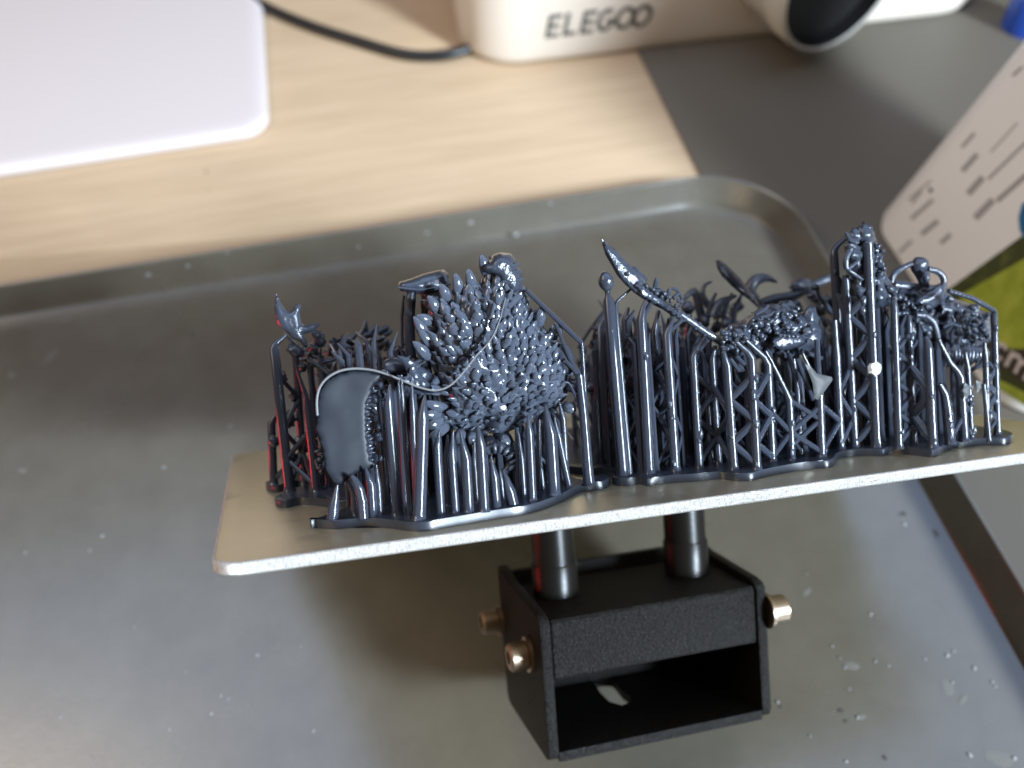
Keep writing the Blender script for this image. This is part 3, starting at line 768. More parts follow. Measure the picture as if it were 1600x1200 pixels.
    bt = boot([(621, 446), (624, 440), (640, 436), (660, 428), (680, 423), (694, 421), (701, 428), (702, 436), (705, 440), (704, 452), (696, 456), (680, 461), (664, 462), (650, 459), (637, 457), (626, 455)], 26, 6.5)
    boot([(655, 452), (680, 446), (703, 444), (706, 454), (700, 470), (684, 480), (668, 478), (658, 466)], 27, 7, 'boot_cuff')
    px_tube([(622, 449, 3), (645, 452, 3), (665, 452, 3), (690, 447, 3), (704, 443, 3)], 22.8, m_resin, root, 'sole_edge', 6)
    boot([(752, 418), (756, 412), (764, 408), (770, 398), (782, 394), (798, 396), (806, 405), (810, 418), (816, 424), (818, 440), (816, 456), (800, 462), (786, 450), (776, 434), (762, 428), (755, 427)], 21, 9); blob(882, 560, 20, 15, 26, 14, root, 'knee', .08, rot=-14)
    for yy in (413, 424, 437): px_tube([(785, yy + 3, 4), (799, yy + 3, 6), (811 + (yy - 411) * .25, yy - 1, 4)], 16.9, m_resin, root, 'boot_strap', 6)
    px_tube([(643, 560, 16), (640, 510, 17), (641, 470, 18), (644, 452, 14)], 27, m_resin, root, 'leg', 14, sp=3)
    px_tube([(665, 540, 12), (664, 500, 11), (663, 470, 13)], 28, m_resin, root, 'leg', 12, sp=3)
    px_tube([(629, 545, 5), (628, 495, 6), (632, 462, 5)], 28, m_layer, root, 'support_post', 8, sp=2)
    # curl at the foot of the cloak
    cc = [(759, 706, 13), (768, 701, 17), (782, 700, 19), (796, 707, 19), (801, 719, 18), (796, 731, 16), (786, 738, 11)]
    px_tube(cc, 15, m_resin, root, 'curled_tail', 14, sp=5)
    for a, b2 in ((772, 699), (781, 699), (790, 703), (797, 710), (801, 719), (799, 728)): blob(a + 1, b2 + 2, 13.6, 4.0, 9, 5, root, 'tail_ring', .05, rot=(a - 772) * 2.4, sub=2)
    # pale-edged film standing beside the cloak
    mem = [(600, 586), (580, 580), (553, 578), (530, 582), (511, 593), (499, 609), (495, 628), (495, 650), (493, 671), (503, 701), (509, 736), (519, 752), (528, 761), (543, 749), (560, 738), (578, 732), (592, 728), (580, 718), (576, 695), (574, 667), (573, 645), (576, 622), (586, 602)]
    from_bm('cured_film', pillow(mem, 15.6, .5, 10, 5, .12, .03), m_film, root, smooth='all')
    rb = [(496, 650), (495, 628), (499, 608), (511, 592), (530, 581), (553, 577), (580, 579), (605, 586), (630, 596), (655, 606), (680, 611), (702, 604), (722, 585), (744, 557), (766, 533), (779, 506), (786, 482), (790, 465)]
    def rib_y(x): return 14.5 if x < 560 else (14.5 - (x - 560) * .02 if x < 660 else max(11.6, 12.5 - (x - 660) * .008))
    C = spline([hit(x, y, 1, rib_y(x)) for x, y in rb], 6); V = []; Fc = []; n = len(C)
    for i, p in enumerate(C):
        t = i / (n - 1); h = 3.2 * (1 - t) ** .5 + .5
        for off in (Vector((0, 0, 0)), Vector((0, h, -.25 * h))): V.append(p + off); V.append(p + off + Vector((.05, .05, .30)))
    for i in range(n - 1):
        a = i * 4; b2 = a + 4
        for q in ((0, 1), (1, 3), (3, 2), (2, 0)): Fc.append([a + q[0], a + q[1], b2 + q[1], b2 + q[0]])
    Fc += [[0, 2, 3, 1], [(n - 1) * 4 + q for q in (0, 1, 3, 2)]]
    rbn = obj('film_ribbon', V, Fc, m_film, root)
    obj('pale_rim', *tube([p + Vector((0, -.05, .12)) for p in C], [.22 - .16 * (i / n) ** 3 for i in range(n)], 8), m_edge_film, rbn)
    # broken teeth along the film's right border and lumps between film and cloak
    mb = MB(); r2 = random.Random(9)
    for i in range(22):
        y = 610 + i * 5.4; x = 573 + (4 if i > 12 else 0) + r2.uniform(-4, 3)
        blob(x + 2, y, 16.0, r2.uniform(5, 11), r2.uniform(2, 4), 5, None, mb=mb, sub=2, namp=.4, rot=r2.uniform(-20, 20))
    for i in range(16): blob(r2.uniform(580, 604), r2.uniform(600, 720), r2.uniform(19, 23), r2.uniform(4, 9), r2.uniform(4, 8), 6, None, mb=mb, sub=2, namp=.5)
    for i in range(14): blob(497 + r2.uniform(-3, 8), 680 + i * 4.2, 19.5, r2.uniform(3, 7), r2.uniform(3, 6), 5, None, mb=mb, sub=2, namp=.5)
    mb.build('film_crumbs', m_resin, root, smooth='all', kind='stuff')
    # figure's back between the boots and the film
    mb = MB()
    for i in range(60):
        x = r2.uniform(585, 672); y = 600 - (x - 585) * .55 + r2.uniform(-12, 40) if x < 640 else r2.uniform(565, 610)
        blob(x, y, r2.uniform(21, 30), r2.uniform(5, 13), r2.uniform(4, 9), 8, None, mb=mb, sub=2, namp=.45, rot=r2.uniform(-60, 60))
    mb.build('figure_back', m_resin, root, smooth='all')
    blob(618, 572, 21, 22, 13, 16, root, 'shoulder', .15, rot=10); blob(655, 585, 19, 22, 12, 14, root, 'shoulder', .2, rot=35)
    blob(648, 575, 17.5, 9, 9, 7, root, 'round_buckle', .12)
    for i in range(9):
        x = 640 + r2.uniform(-5, 45); y = 590 + r2.uniform(-12, 32)
        obj('leaf_blade', *tube(spline([hit(x, y, 1, 17), hit(x - 8 + r2.uniform(-6, 6), y - 12, 1, 15.5), hit(x - 14 + r2.uniform(-10, 10), y - 26, 1, 15.5)], 3), [.5, .9, 1.1, 1.0, .8, .4, .06], 8, flat=.5), m_resin, root)
print_cloak()

# ---- back left print: curved blade with an antler, lit red from the side
def print_antler():
    root = thing('resin_print', 'dark resin print with a curved blade and antler lit red, far left of the plate', 'resin print', (30, 52, 0))
    raft(root, [(431, 788), (447, 794), (470, 789), (500, 791), (530, 795), (575, 790), (610, 780)], [(58, 50), (58, 92), (26, 95), (16, 80), (15, 66), (18, 55)])
    raft(root, [(416, 764), (432, 770), (452, 764)], [(21, 66), (19, 74), (15, 72)], 'raft_lobe')
    p1 = post(root, (453, 768), (428, 545), 15, [(430, 538, 10), (446, 524, 6)])
    p2 = post(root, (495, 768), (482, 645), 13, [(478, 618, 8), (464, 578, 4)])
    p3 = post(root, (428, 757), (424, 662), 12, [(430, 650, 8)])
    p4 = post(root, (476, 756), (462, 560), 11, [(455, 540, 6)]); p5 = post(root, (515, 762), (505, 600), 12, [(500, 560, 6)])
    for a, b, ph in ((p1, p4, 0), (p4, p2, 1), (p1, p2, 1), (p2, p5, 0), (p3, p4, 0)): lattice(root, a, b, 44, 7, phase=ph)
    obj('brace', *tube([hit(430, 540, 1, 49), hit(445, 523, 1, 49), hit(468, 545, 1, 50)], .45, 8), m_layer, root)
    obj('brace', *tube([hit(462, 565, 1, 47), hit(470, 600, 1, 47), hit(483, 648, 1, 47)], .28, 8), m_layer, root)
    obj('brace', *tube([hit(482, 560, 1, 47), hit(520, 590, 1, 47), hit(545, 615, 1, 46)], .45, 8), m_layer, root)
    obj('brace', *tube([hit(485, 572, 1, 48), hit(528, 560, 1, 48)], .4, 8), m_layer, root)
    thicket(root, 20, 56, 52, 90, 46, 9, (0, 70), .75, seed=3)
    bl = [(432, 457), (429, 468), (428, 480), (430, 494), (434, 506), (441, 515), (450, 521), (455, 529), (468, 533), (478, 545), (482, 540), (474, 522), (484, 520), (491, 517), (500, 508), (500, 505), (486, 506), (476, 509), (471, 504), (469, 492), (471, 479), (466, 474), (459, 476), (458, 483), (452, 488), (446, 484), (439, 473)]
    from_bm('curved_blade', pillow(bl, 48, 2.4, 9, 3.5), m_resin, root)
    blob(462, 548, 49, 14, 10, 9, root, 'hilt', .3, rot=30); blob(500, 530, 52, 9, 13, 8, root, 'hilt_wrap', .35); blob(494, 522, 51, 8, 6, 6, root, 'knuckle', .2)
    r2 = random.Random(2); mb = MB()
    for i in range(70):
        x = r2.uniform(470, 620); y = skyline(x) + r2.uniform(-6, 40)
        blob(x, y, r2.uniform(50, 80), r2.uniform(5, 12), r2.uniform(4, 9), 9, None, mb=mb, sub=2, namp=.5, rot=r2.uniform(-60, 60))
    mb.build('figure_body', m_resin, root, smooth='all')
    mb = MB()
    for k in range(6):
        a = k * pi / 3 + .3; mb.add(*tube([hit(524, 535, 1, 56), hit(524 + 11 * cos(a), 535 + 9 * sin(a), 1, 55)], [1.1, .1], 8))
    mb.build('star_charm', m_resin, root)
    for x, y, x1, y1, w in ((562, 526, 571, 500, 12), (575, 522, 588, 507, 11), (590, 520, 606, 508, 12), (598, 525, 612, 514, 9), (545, 532, 556, 520, 8)): px_tube([(x, y, w), ((x + x1) / 2 + 3, (y + y1) / 2, w), (x1, y1, w * .4)], 70, m_resin, root, 'horn', 10, sp=4)
    for x, y, r_ in ((440, 590, 10), (458, 618, 9), (452, 655, 12), (466, 690, 8), (428, 690, 9), (455, 715, 10), (478, 700, 9), (500, 640, 11), (510, 700, 9)): blob(x, y, 55, r_, r_ * .8, 8, root, 'lump', .5, rot=x)
print_antler()

# ---- middle back print, seen in the gap between the two front prints
def print_gap():
    root = thing('resin_print', 'dark resin print in the gap behind the leaf cloak and the spear, on thin supports', 'resin print', (95, 60, 0))
    raft(root, [(905, 742), (940, 735), (975, 730)], [(112, 60), (112, 90), (80, 90), (72, 70), (70, 55)])
    thicket(root, 76, 110, 52, 88, 44, 9, (0, 60), .8, seed=8)
    px_tube([(903, 545, 5), (922, 515, 5), (945, 484, 5)], 55, m_layer, root, 'brace', 8, sp=2)
    r2 = random.Random(6); mb = MB()
    for i in range(50): 
        x = r2.uniform(905, 965); y = skyline(x) + r2.uniform(0, 120); blob(x, y, r2.uniform(52, 70), r2.uniform(4, 10), r2.uniform(4, 9), 8, None, mb=mb, sub=2, namp=.5, rot=r2.uniform(-60, 60))
    mb.build('figure_body', m_resin, root, smooth='all')
print_gap()

# ---- front right print: spear, helmed dragon, tower and claws over lattice supports
def print_spear():
    root = thing('resin_print', 'glossy dark resin print with a spear, tall lattice tower and clawed figure at the right', 'resin print', (125, 20, 0))
    raft(root, [(954, 746), (958, 757), (975, 760), (1000, 757), (1012, 760), (1040, 756), (1085, 753), (1125, 749), (1150, 752), (1175, 751), (1195, 746), (1235, 738), (1270, 733), (1300, 730), (1310, 718), (1340, 713), (1380, 713), (1395, 709), (1440, 713), (1462, 714), (1488, 701), (1530, 697), (1575, 695), (1580, 686)], [(172, 22), (170, 42), (150, 48), (120, 48), (95, 44), (79, 36)])
    yS = hit(974, 744, 2, RZ).y
    # spear
    sp_y = 19.5
    blade = [(941, 373), (941, 382), (946, 398), (954, 412), (964, 430), (976, 444), (990, 457), (1004, 467), (1022, 466), (1018, 452), (1006, 436), (996, 424), (982, 412), (972, 402), (962, 390), (952, 383)]
    from_bm('spear_blade', pillow(blade, sp_y, 2.2, 9, 4), m_resin, root)
    from_bm('spear_socket', pillow([(985, 440), (1000, 440), (1016, 452), (1034, 466), (1052, 478), (1068, 488), (1066, 500), (1056, 498), (1036, 484), (1016, 474), (1000, 464)], sp_y - .3, 3.2, 9, 4, .5, .25), m_resin, root)
    px_tube([(1058, 488, 13), (1080, 503, 12), (1098, 516, 13), (1116, 527, 12)], sp_y, m_resin, root, 'spear_shaft', 10, sp=3)
    for x, y in ((1072, 497), (1090, 510), (1104, 520)): px_tube([(x - 4, y + 5, 5), (x + 4, y - 6, 5)], sp_y - .5, m_resin, root, 'shaft_ring', 8, sp=1)
    for x, y, x1, y1, w in ((1000, 432, 990, 416, 9), (1010, 438, 998, 425, 7), (1024, 450, 1026, 434, 9), (1044, 462, 1046, 450, 8), (1052, 466, 1062, 458, 7), (1058, 470, 1068, 472, 6)): px_tube([(x, y, w), ((x + x1) / 2, (y + y1) / 2, w), (x1, y1, w * .4)], sp_y + .3, m_resin, root, 'spear_barb', 8, sp=2)
    r2 = random.Random(12)
    for x, y in ((980, 428), (998, 443), (1004, 449), (1010, 447), (1020, 452), (1026, 458), (1034, 464), (1038, 459), (1048, 470), (1056, 478), (1060, 486), (1044, 464)): blob(x, y, sp_y - 1.4, r2.uniform(3, 5), r2.uniform(3, 4.5), 4, root, 'stud', .15, sub=2)
    blob(1032, 460, sp_y + .2, 14, 8, 8, root, 'spear_boss', .3, rot=35)
    px_tube([(1050, 450, 5), (1060, 456, 5), (1066, 472, 4), (1060, 480, 3)], sp_y + .5, m_resin, root, 'spear_hook', 8)
    # ball on its post
    blob(947, 440, yS, 12, 16, 12, root, 'ball_tip', .04, rot=-8)
    pA = post(root, (974, 743), (951, 470), 15, [(950, 462, 9), (949, 452, 9)])
    pA2 = post(root, (984, 741), (961, 478), 8, [(965, 470, 5), (985, 452, 4)])
    pB = post(root, (1015, 741), (1002, 500), 14, [(1005, 480, 8), (1010, 466, 5)]); obj('brace', *tube([hit(1002, 502, 1, pB[0].y), hit(1017, 474, 1, pB[0].y)], .55, 8), m_layer, root)
    pA3 = post(root, (990, 727), (976, 500), 9, [(982, 480, 5)])
    pC = post(root, (1033, 730), (1021, 522), 11, [(1026, 500, 7), (1030, 485, 4)]); pD = post(root, (1056, 737), (1042, 522), 13, [(1048, 508, 7), (1055, 494, 4)])
    obj('brace', *tube([hit(1042, 522, 1, pD[0].y), hit(1066, 499, 1, pD[0].y)], .5, 8), m_layer, root)
    lattice(root, pA3, pB, 34, 11, phase=1); lattice(root, pC, pD, 36, 11, phase=0); lattice(root, pA, pA3, 40, 9, phase=1); lattice(root, pB, pC, 44, 8, phase=1)
    pN_y = hit(1370, 699, 2, RZ).y
    # supports below the dragon helm
    pE = post(root, (1093, 731), (1083, 558), 11, [(1086, 550, 9), (1102, 528, 6)]); obj('brace', *tube([hit(1088, 552, 1, pE[0].y), hit(1106, 530, 1, pE[0].y - .8)], .5, 8), m_layer, root)
    pF = post(root, (1123, 725), (1112, 560), 10, [(1118, 540, 6)]); pG = post(root, (1147, 734), (1136, 572), 12, [(1130, 550, 7)])
    pH = post(root, (1183, 734), (1174, 560), 12, [(1168, 550, 10), (1150, 534, 6)]); pI = post(root, (1207, 722), (1200, 570), 11, [(1194, 558, 10), (1166, 532, 6)])
    pJ = post(root, (1237, 719), (1233, 624), 11, [(1228, 612, 9), (1206, 566, 6), (1196, 548, 4)]); pK = post(root, (1284, 714), (1280, 612), 12, [(1272, 590, 7), (1254, 552, 4)])
    px_tube([(1280, 612, 10), (1278, 575, 10), (1276, 530, 9)], pK[0].y + 1.2, m_layer, root, 'support_post', 8, sp=2)
    pL = post(root, (1314, 702), (1307, 555), 11, [(1306, 535, 10), (1304, 500, 9)])
    lattice(root, pE, pF, 35, 9, phase=0); lattice(root, pF, pG, 38, 8, phase=1); lattice(root, pG, pH, 34, 10, phase=1); lattice(root, pH, pI, 34, 10, phase=1); lattice(root, pI, pJ, 36, 8, phase=0); lattice(root, pJ, pK, 36, 8, phase=1); lattice(root, pJ, pK, 36, 7, phase=0, start=2); lattice(root, pK, pL, 38, 8, phase=0)
    obj('brace', *tube([hit(1215, 548, 1, 20), hit(1243, 572, 1, 21)], .85, 8), m_layer, root); obj('brace', *tube([hit(1148, 555, 1, 20), hit(1160, 580, 1, 20)], .6, 8), m_layer, root)
    for a in ((1232, 552, 1245, 600), (1245, 560, 1270, 625), (1252, 548, 1284, 560), (1140, 560, 1155, 580), (1150, 556, 1163, 570)): obj('brace', *tube([hit(a[0], a[1], 1, 18), hit(a[2], a[3], 1, 18)], .5, 8), m_layer, root)
    pK2 = post(root, (1252, 712), (1246, 610), 8, [(1240, 560, 5)]); lattice(root, pJ, pK2, 30, 6, phase=1)
    from_bm('helm_body', pillow([(1120, 532), (1132, 512), (1150, 505), (1170, 494), (1185, 482), (1205, 474), (1230, 476), (1243, 490), (1258, 484), (1280, 494), (1290, 515), (1286, 540), (1262, 556), (1230, 552), (1196, 562), (1170, 556), (1145, 562), (1126, 552)], 25, 11, 22, 5, 3.0, .09), m_resin, root, smooth='all')
    from_bm('tower_mass', pillow([(1318, 384), (1330, 372), (1352, 352), (1366, 362), (1374, 392), (1386, 430), (1402, 458), (1400, 476), (1376, 482), (1352, 478), (1330, 462), (1322, 430)], pN_y + 5, 8, 18, 5, 2.6, .1), m_resin, root, smooth='all')
    from_bm('chest_mass', pillow([(1388, 462), (1404, 446), (1440, 446), (1476, 446), (1490, 466), (1516, 474), (1548, 492), (1552, 530), (1520, 556), (1490, 560), (1462, 540), (1440, 548), (1410, 520)], 29, 10, 20, 5, 3.0, .09), m_resin, root, smooth='all')
    # dragon helm: rough jaw, smooth dome, scaly brow
    blob(1152, 526, 20, 23, 20, 18, root, 'helm_jaw', .35, 2.2, rot=-10); blob(1200, 504, 23, 36, 27, 24, root, 'helm_dome', .34, 1.9, rot=-14); blob(1228, 492, 23, 17, 22, 18, root, 'helm_crest', .3, 1.6)
    from_bm('helm_plate', pillow([(1205, 528), (1222, 520), (1248, 520), (1256, 528), (1263, 535), (1250, 542), (1236, 546), (1220, 548), (1204, 544)], 18.5, 4.0, 9, 4, .4, .2), m_resin, root)
    mb = MB()
    for i in range(44):
        x = r2.uniform(1128, 1178); y = 526 + r2.uniform(-17, 20) - (x - 1150) * .12; blob(x, y, 17.6 + r2.uniform(-.6, 1.2), r2.uniform(2.5, 6), r2.uniform(2, 5), 4, None, mb=mb, sub=2, namp=.4, rot=r2.uniform(-80, 80))
    for i in range(20):
        x = r2.uniform(1180, 1215); y = 515 + r2.uniform(-12, 14); blob(x, y, 18.0 + r2.uniform(-.5, 1), r2.uniform(3, 7), r2.uniform(3, 6), 4, None, mb=mb, sub=2, namp=.3, rot=r2.uniform(-80, 80))
    for i in range(34):
        x = r2.uniform(1172, 1250); y = 508 - (x - 1172) * .25 + r2.uniform(-10, 30); blob(x, y, 18.4 + abs(x - 1208) * .03 + r2.uniform(-.4, 1), r2.uniform(2, 7), r2.uniform(1.5, 4), 3, None, mb=mb, sub=2, namp=.5, rot=r2.uniform(-80, 80))
    for i in range(5): blob(1219 + i * 6.5, 524 + i * .6, 16.6, 3.6, 3.2, 3, None, mb=mb, sub=2, namp=.1)
    for x, y, r_ in ((1229, 490, 5), (1233, 496, 5), (1231, 511, 6), (1238, 512, 5), (1190, 524, 5)): blob(x, y, 18.0, r_, r_ * .8, 4, None, mb=mb, sub=2, namp=.1)
    mb.build('helm_studs', m_resin, root, smooth='all')
    px_tube([(1180, 492, 5), (1196, 482, 7), (1200, 476, 4)], 18.2, m_resin, root, 'brow_ridge', 8); px_tube([(1188, 496, 5), (1202, 492, 6), (1210, 486, 3)], 17.6, m_resin, root, 'brow_ridge', 8)
    px_tube([(1214, 518, 8), (1240, 524, 9), (1262, 530, 9), (1278, 538, 5)], 20.5, m_resin, root, 'jaw_bar', 8)
    blob(1264, 500, 22, 13, 22, 12, root, 'fist', .28, rot=8); blob(1262, 517, 19.6, 10, 6, 6, root, 'knuckle', .3); blob(1274, 449, 28, 7, 5, 6, root, 'claw_tip', .1); blob(1268, 462, 28, 8, 4, 6, root, 'claw_tip', .1)
    px_tube([(1276, 445, 7), (1280, 462, 6), (1292, 478, 8), (1300, 490, 6)], 30, m_resin, root, 'claw', 8)
    # tower
    pM = post(root, (1336, 699), (1322, 445), 11, [(1321, 430, 10)]); pN = post(root, (1370, 699), (1356, 380), 14, [])
    pP = post(root, (1321, 693), (1303, 400), 12, [(1303, 392, 12), (1308, 384, 9), (1324, 370, 7)])
    lattice(root, pM, pN, 33, 10, phase=0); lattice(root, pP, pM, 46, 7, phase=1); lattice(root, pL, pM, 40, 7, phase=0)
    ty = pN[0].y + 3.0
    blob(1338, 367, ty - 1.0, 17, 12, 12, root, 'skull', .35, 2.0, rot=-14); blob(1351, 364, ty - 2, 12, 15, 10, root, 'skull_plate', .5, 2.4); px_tube([(1321, 363, 4), (1328, 374, 8), (1340, 378, 8)], ty - 3, m_resin, root, 'jaw', 8)
    px_tube([(1336, 378, 20), (1334, 395, 26), (1338, 415, 30), (1346, 440, 26), (1352, 465, 18)], ty, m_resin, root, 'tower_body', 14, sp=4)
    px_tube([(1330, 388, 8), (1322, 405, 10), (1324, 420, 8), (1340, 408, 5)], ty - 3.2, m_resin, root, 'folded_wing', 10); px_tube([(1322, 418, 6), (1334, 428, 7), (1348, 437, 5)], ty - 3.0, m_resin, root, 'folded_wing', 10)
    for x, y, r_ in ((1371, 385, 6), (1378, 392, 5), (1369, 400, 7), (1374, 414, 8), (1380, 420, 6), (1374, 430, 7), (1366, 408, 6), (1378, 440, 6), (1382, 445, 7), (1390, 452, 8), (1396, 455, 8), (1386, 462, 7), (1396, 464, 6), (1375, 402, 5), (1372, 424, 6), (1368, 440, 8), (1376, 452, 7)): blob(x, y, ty - 2 + r2.uniform(-1, 1), r_, r_ * .7, r_, root, 'feather', .45, 1.8, sub=2, rot=r2.uniform(-50, 60))
    px_tube([(1364, 380, 14), (1372, 410, 16), (1376, 435, 16), (1384, 455, 14), (1398, 468, 12)], ty, m_resin, root, 'feather_spine', 10)
    blob(1349, 470, ty - 4.2, 5, 9, 5, root, 'pearl', .1, sub=2); blob(1348, 485, ty - 4.2, 5, 8, 5, root, 'pearl', .1, sub=2)
    fk = hit(1366, 577, 1, pN[0].y - 1.6); obj('white_fleck', *ico(fk, (1.5, 1.0, 1.35), 2, .45, 1.6), m_white, root)
    # clawed figure
    cy = 26.0
    blob(1437, 414, cy, 15, 13, 12, root, 'hood', .12); px_tube([(1432, 418, 18), (1440, 432, 16), (1446, 450, 14)], cy, m_resin, root, 'neck', 12); blob(1447, 432, cy - 2.4, 6, 10, 5, root, 'face', .25)
    px_tube([(1424, 412, 8), (1408, 420, 9), (1396, 430, 11), (1392, 442, 9)], cy, m_resin, root, 'arm', 10); px_tube([(1450, 420, 9), (1466, 425, 10), (1474, 434, 11), (1474, 444, 8)], cy - 1, m_resin, root, 'arm', 10)
    from_bm('wing', pillow([(1428, 474), (1434, 464), (1450, 455), (1464, 444), (1478, 440), (1481, 446), (1478, 458), (1470, 474), (1458, 482), (1446, 480)], cy - 4.5, 3.0, 10, 4, .4, .15), m_resin, root)
    px_tube([(1395, 445, 16), (1415, 448, 18), (1440, 452, 17), (1462, 450, 10)], cy + 1, m_resin, root, 'chest', 12)
    mb = MB()
    for i in range(34):
        x = r2.uniform(1400, 1460); y = 478 + r2.uniform(-14, 14); blob(x, y, cy - 4.5 + r2.uniform(-1, 1.5), r2.uniform(2.5, 6), r2.uniform(2.5, 5), 4, None, mb=mb, sub=2, namp=.35, rot=r2.uniform(-80, 80))
    for i in range(46):
        x = r2.uniform(1498, 1544); y = 505 + (x - 1498) * .1 + r2.uniform(-18, 22); blob(x, y, cy - 6 + r2.uniform(-1, 3), r2.uniform(2.5, 7), r2.uniform(2, 5), 5, None, mb=mb, sub=2, namp=.45, rot=r2.uniform(-80, 80))
    for i in range(22):
        x = r2.uniform(1455, 1540); y = 470 + (x - 1455) * .25 + r2.uniform(-10, 22); blob(x, y, cy + r2.uniform(-2, 3), r2.uniform(4, 10), r2.uniform(3, 7), 7, None, mb=mb, sub=2, namp=.4, rot=r2.uniform(-60, 60))
    mb.build('ornament_beads', m_resin, root, smooth='all')
    px_tube([(1430, 492, 10), (1446, 494, 11), (1458, 504, 11), (1464, 520, 10), (1466, 532, 6)], cy - 6, m_resin, root, 'horn', 10)
    blob(1487, 523, cy - 4, 18, 17, 14, root, 'round_shield', .1); px_tube([(1474, 512, 4), (1486, 506, 5), (1500, 512, 5), (1504, 526, 4)], cy - 7.2, m_resin, root, 'shield_rim', 8)
    mb = MB()
    for i in range(12):
        x = 1478 + i * 5.5; mb.add(*tube(spline([hit(x, 540 + r2.uniform(-6, 4), 1, cy - 6), hit(x + 3, 555, 1, cy - 7), hit(x - 4, 572 + r2.uniform(-6, 8), 1, cy - 6)], 3), [.5, .7, .7, .6, .5, .3, .06], 6))
    mb.build('fur_tuft', m_resin, root, smooth='all')
    # right-hand supports
    pQ = post(root, (1405, 701), (1397, 478), 10, [(1396, 468, 8)]); pR = post(root, (1428, 695), (1420, 505), 9, [(1420, 492, 6)]); pS = post(root, (1458, 699), (1450, 545), 13, [(1449, 535, 11), (1446, 526, 5)])
    lattice(root, pQ, pR, 24, 7, phase=0); lattice(root, pR, pS, 38, 11, phase=1)
    pT = post(root, (1485, 694), (1480, 640), 14, [(1476, 615, 14), (1468, 600, 8)]); pU = post(root, (1507, 689), (1500, 590), 13, [(1496, 580, 11), (1484, 566, 9), (1466, 530, 6)]); pV = post(root, (1518, 686), (1512, 575), 8, [(1508, 550, 5)])
    pW = post(root, (1543, 683), (1540, 560), 8, [(1538, 535, 5)]); pX = post(root, (1559, 680), (1553, 490), 9, [(1553, 485, 8), (1520, 466, 8), (1482, 454, 7)])
    lattice(root, pW, pX, 20, 6, phase=0, start=0); lattice(root, pW, pX, 20, 5, phase=1, start=2); lattice(root, pT, pU, 32, 7, phase=0); lattice(root, pU, pV, 24, 5, phase=1)
    obj('brace', *tube([hit(1510, 582, 1, 18), hit(1540, 566, 1, 17)], .55, 8), m_layer, root)
    pX2 = post(root, (1546, 690), (1537, 600), 6, []); 
    mb = MB()
    posts = [pA, pA2, pA3, pB, pC, pD, pE, pF, pG, pH, pI, pJ, pK, pK2, pL, pM, pN, pP, pQ, pR, pS, pT, pU, pV, pW, pX]
    for i in range(150):
        p = r2.choice(posts if i % 2 else posts[6:13] + posts[18:]); t = r2.uniform(.04, .98); c = p[0].lerp(p[1], t) + Vector((r2.uniform(-.5, .5), -p[2] * r2.uniform(.3, .9), 0)); q = r2.uniform(.35, .85)
        mb.add(*ico(c, (q * .8, q * .6, q * r2.uniform(.8, 1.6)), 2, .4, 1.5, None, i))
    mb.build('wet_drops', m_resin, root, smooth='all', kind='stuff')
    # film scraps
    from_bm('film_scrap', pillow([(1258, 568), (1268, 574), (1277, 584), (1300, 589), (1301, 594), (1288, 612), (1278, 625), (1272, 622), (1270, 600)], pK[0].y - 3.2, .5, 4, 5, .2, .1), m_clear, root)
    from_bm('film_scrap', pillow([(1508, 598), (1516, 604), (1516, 616), (1508, 624), (1504, 610)], pU[0].y - 1.5, .5, 4, 5), m_clear, root); from_bm('film_scrap', pillow([(1525, 594), (1534, 598), (1534, 606), (1527, 614)], pV[0].y - 1.5, .5, 4, 5), m_clear, root)
    thicket(root, 82, 168, 20, 45, 165, 11, (0, 60), .9, seed=21)
print_spear()

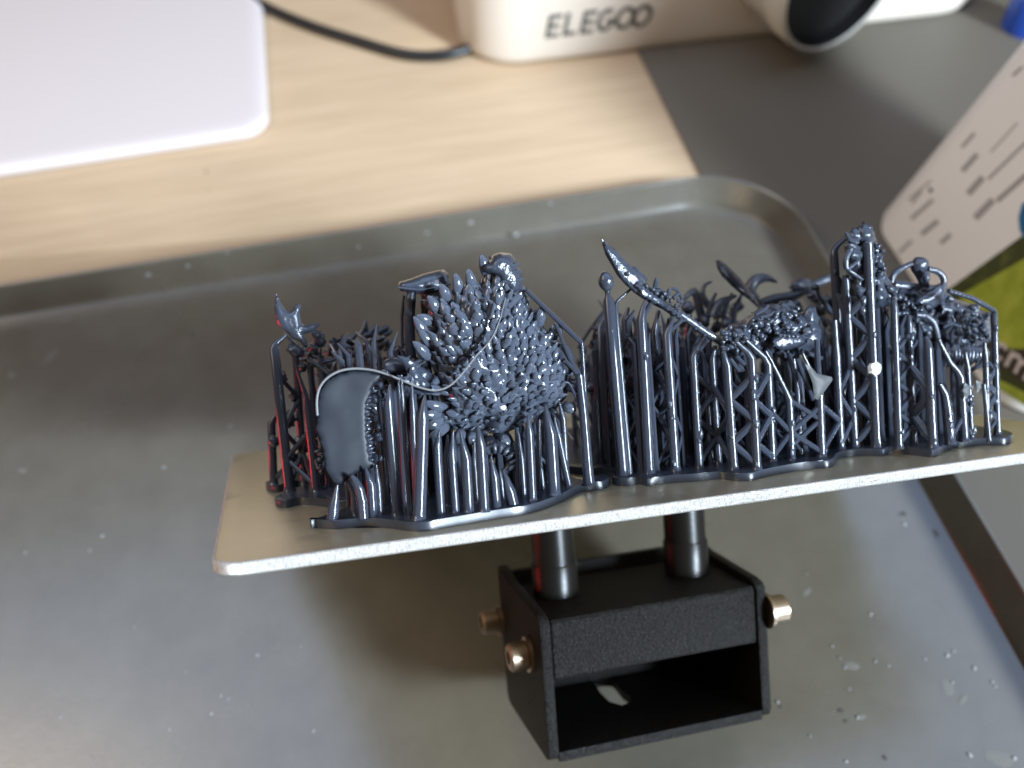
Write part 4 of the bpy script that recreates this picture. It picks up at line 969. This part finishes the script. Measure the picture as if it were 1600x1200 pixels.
# ---- back right print: horns and a leaf blade rising behind the spear
def print_horns():
    root = thing('resin_print', 'dark resin print with curved horns and a long leaf blade behind the helm', 'resin print', (140, 70, 0))
    raft(root, [(1020, 726), (1100, 716), (1200, 700)], [(178, 60), (178, 92), (118, 92), (116, 62)])
    thicket(root, 119, 176, 62, 90, 54, 9, (10, 60), .7, seed=31)
    Y = 50
    from_bm('leaf_blade', pillow([(1118, 407), (1121, 420), (1128, 432), (1142, 446), (1158, 460), (1170, 468), (1182, 479), (1190, 484), (1184, 472), (1170, 452), (1158, 436), (1146, 424), (1134, 413), (1124, 406)], Y, 2.4, 8, 4), m_resin, root)
    px_tube([(1184, 478, 5), (1200, 490, 5), (1215, 505, 5)], Y, m_resin, root, 'blade_stem', 8)
    px_tube([(1112, 440, 3), (1101, 446, 6), (1098, 460, 9), (1106, 476, 12), (1120, 490, 14)], Y + 6, m_resin, root, 'horn', 10)
    px_tube([(1214, 441, 3), (1196, 434, 14), (1178, 440, 20), (1172, 455, 18), (1182, 468, 14)], Y + 10, m_resin, root, 'horn', 10)
    px_tube([(1150, 462, 5), (1140, 466, 9), (1124, 474, 14), (1115, 495, 18)], Y + 3, m_resin, root, 'horn', 10)
    px_tube([(1186, 476, 16), (1210, 468, 17), (1240, 462, 16), (1270, 446, 14), (1308, 430, 12)], Y + 14, m_resin, root, 'long_arm', 12); blob(1250, 446, Y + 14, 18, 10, 12, root, 'arm_wrap', .3, rot=-15)
    px_tube([(1068, 468, 6), (1084, 455, 12), (1092, 478, 14), (1098, 505, 14)], Y + 8, m_resin, root, 'horn', 10)
    r2 = random.Random(14); mb = MB()
    for i in range(110):
        x = r2.uniform(1070, 1320); y = 494 + r2.uniform(-18, 60) - (15 if x > 1230 else 0); blob(x, y, r2.uniform(52, 72), r2.uniform(5, 14), r2.uniform(5, 11), 10, None, mb=mb, sub=2, namp=.45, rot=r2.uniform(-70, 70))
    mb.build('figure_body', m_resin, root, smooth='all')
    for x in (1130, 1146, 1105): px_tube([(x, 505, 7), (x + 4, 480, 9), (x + 14, 458, 4)], Y + 4, m_resin, root, 'spike', 8)
    for i in range(10):
        x = r2.uniform(1290, 1550); px_tube([(x, 560, 8), (x + 5, 530, 9), (x + r2.uniform(-10, 20), 505, 4)], Y + 4, m_resin, root, 'spike', 8)
print_horns()
for o in bpy.data.objects:
    if 'base' in o: del o['base']
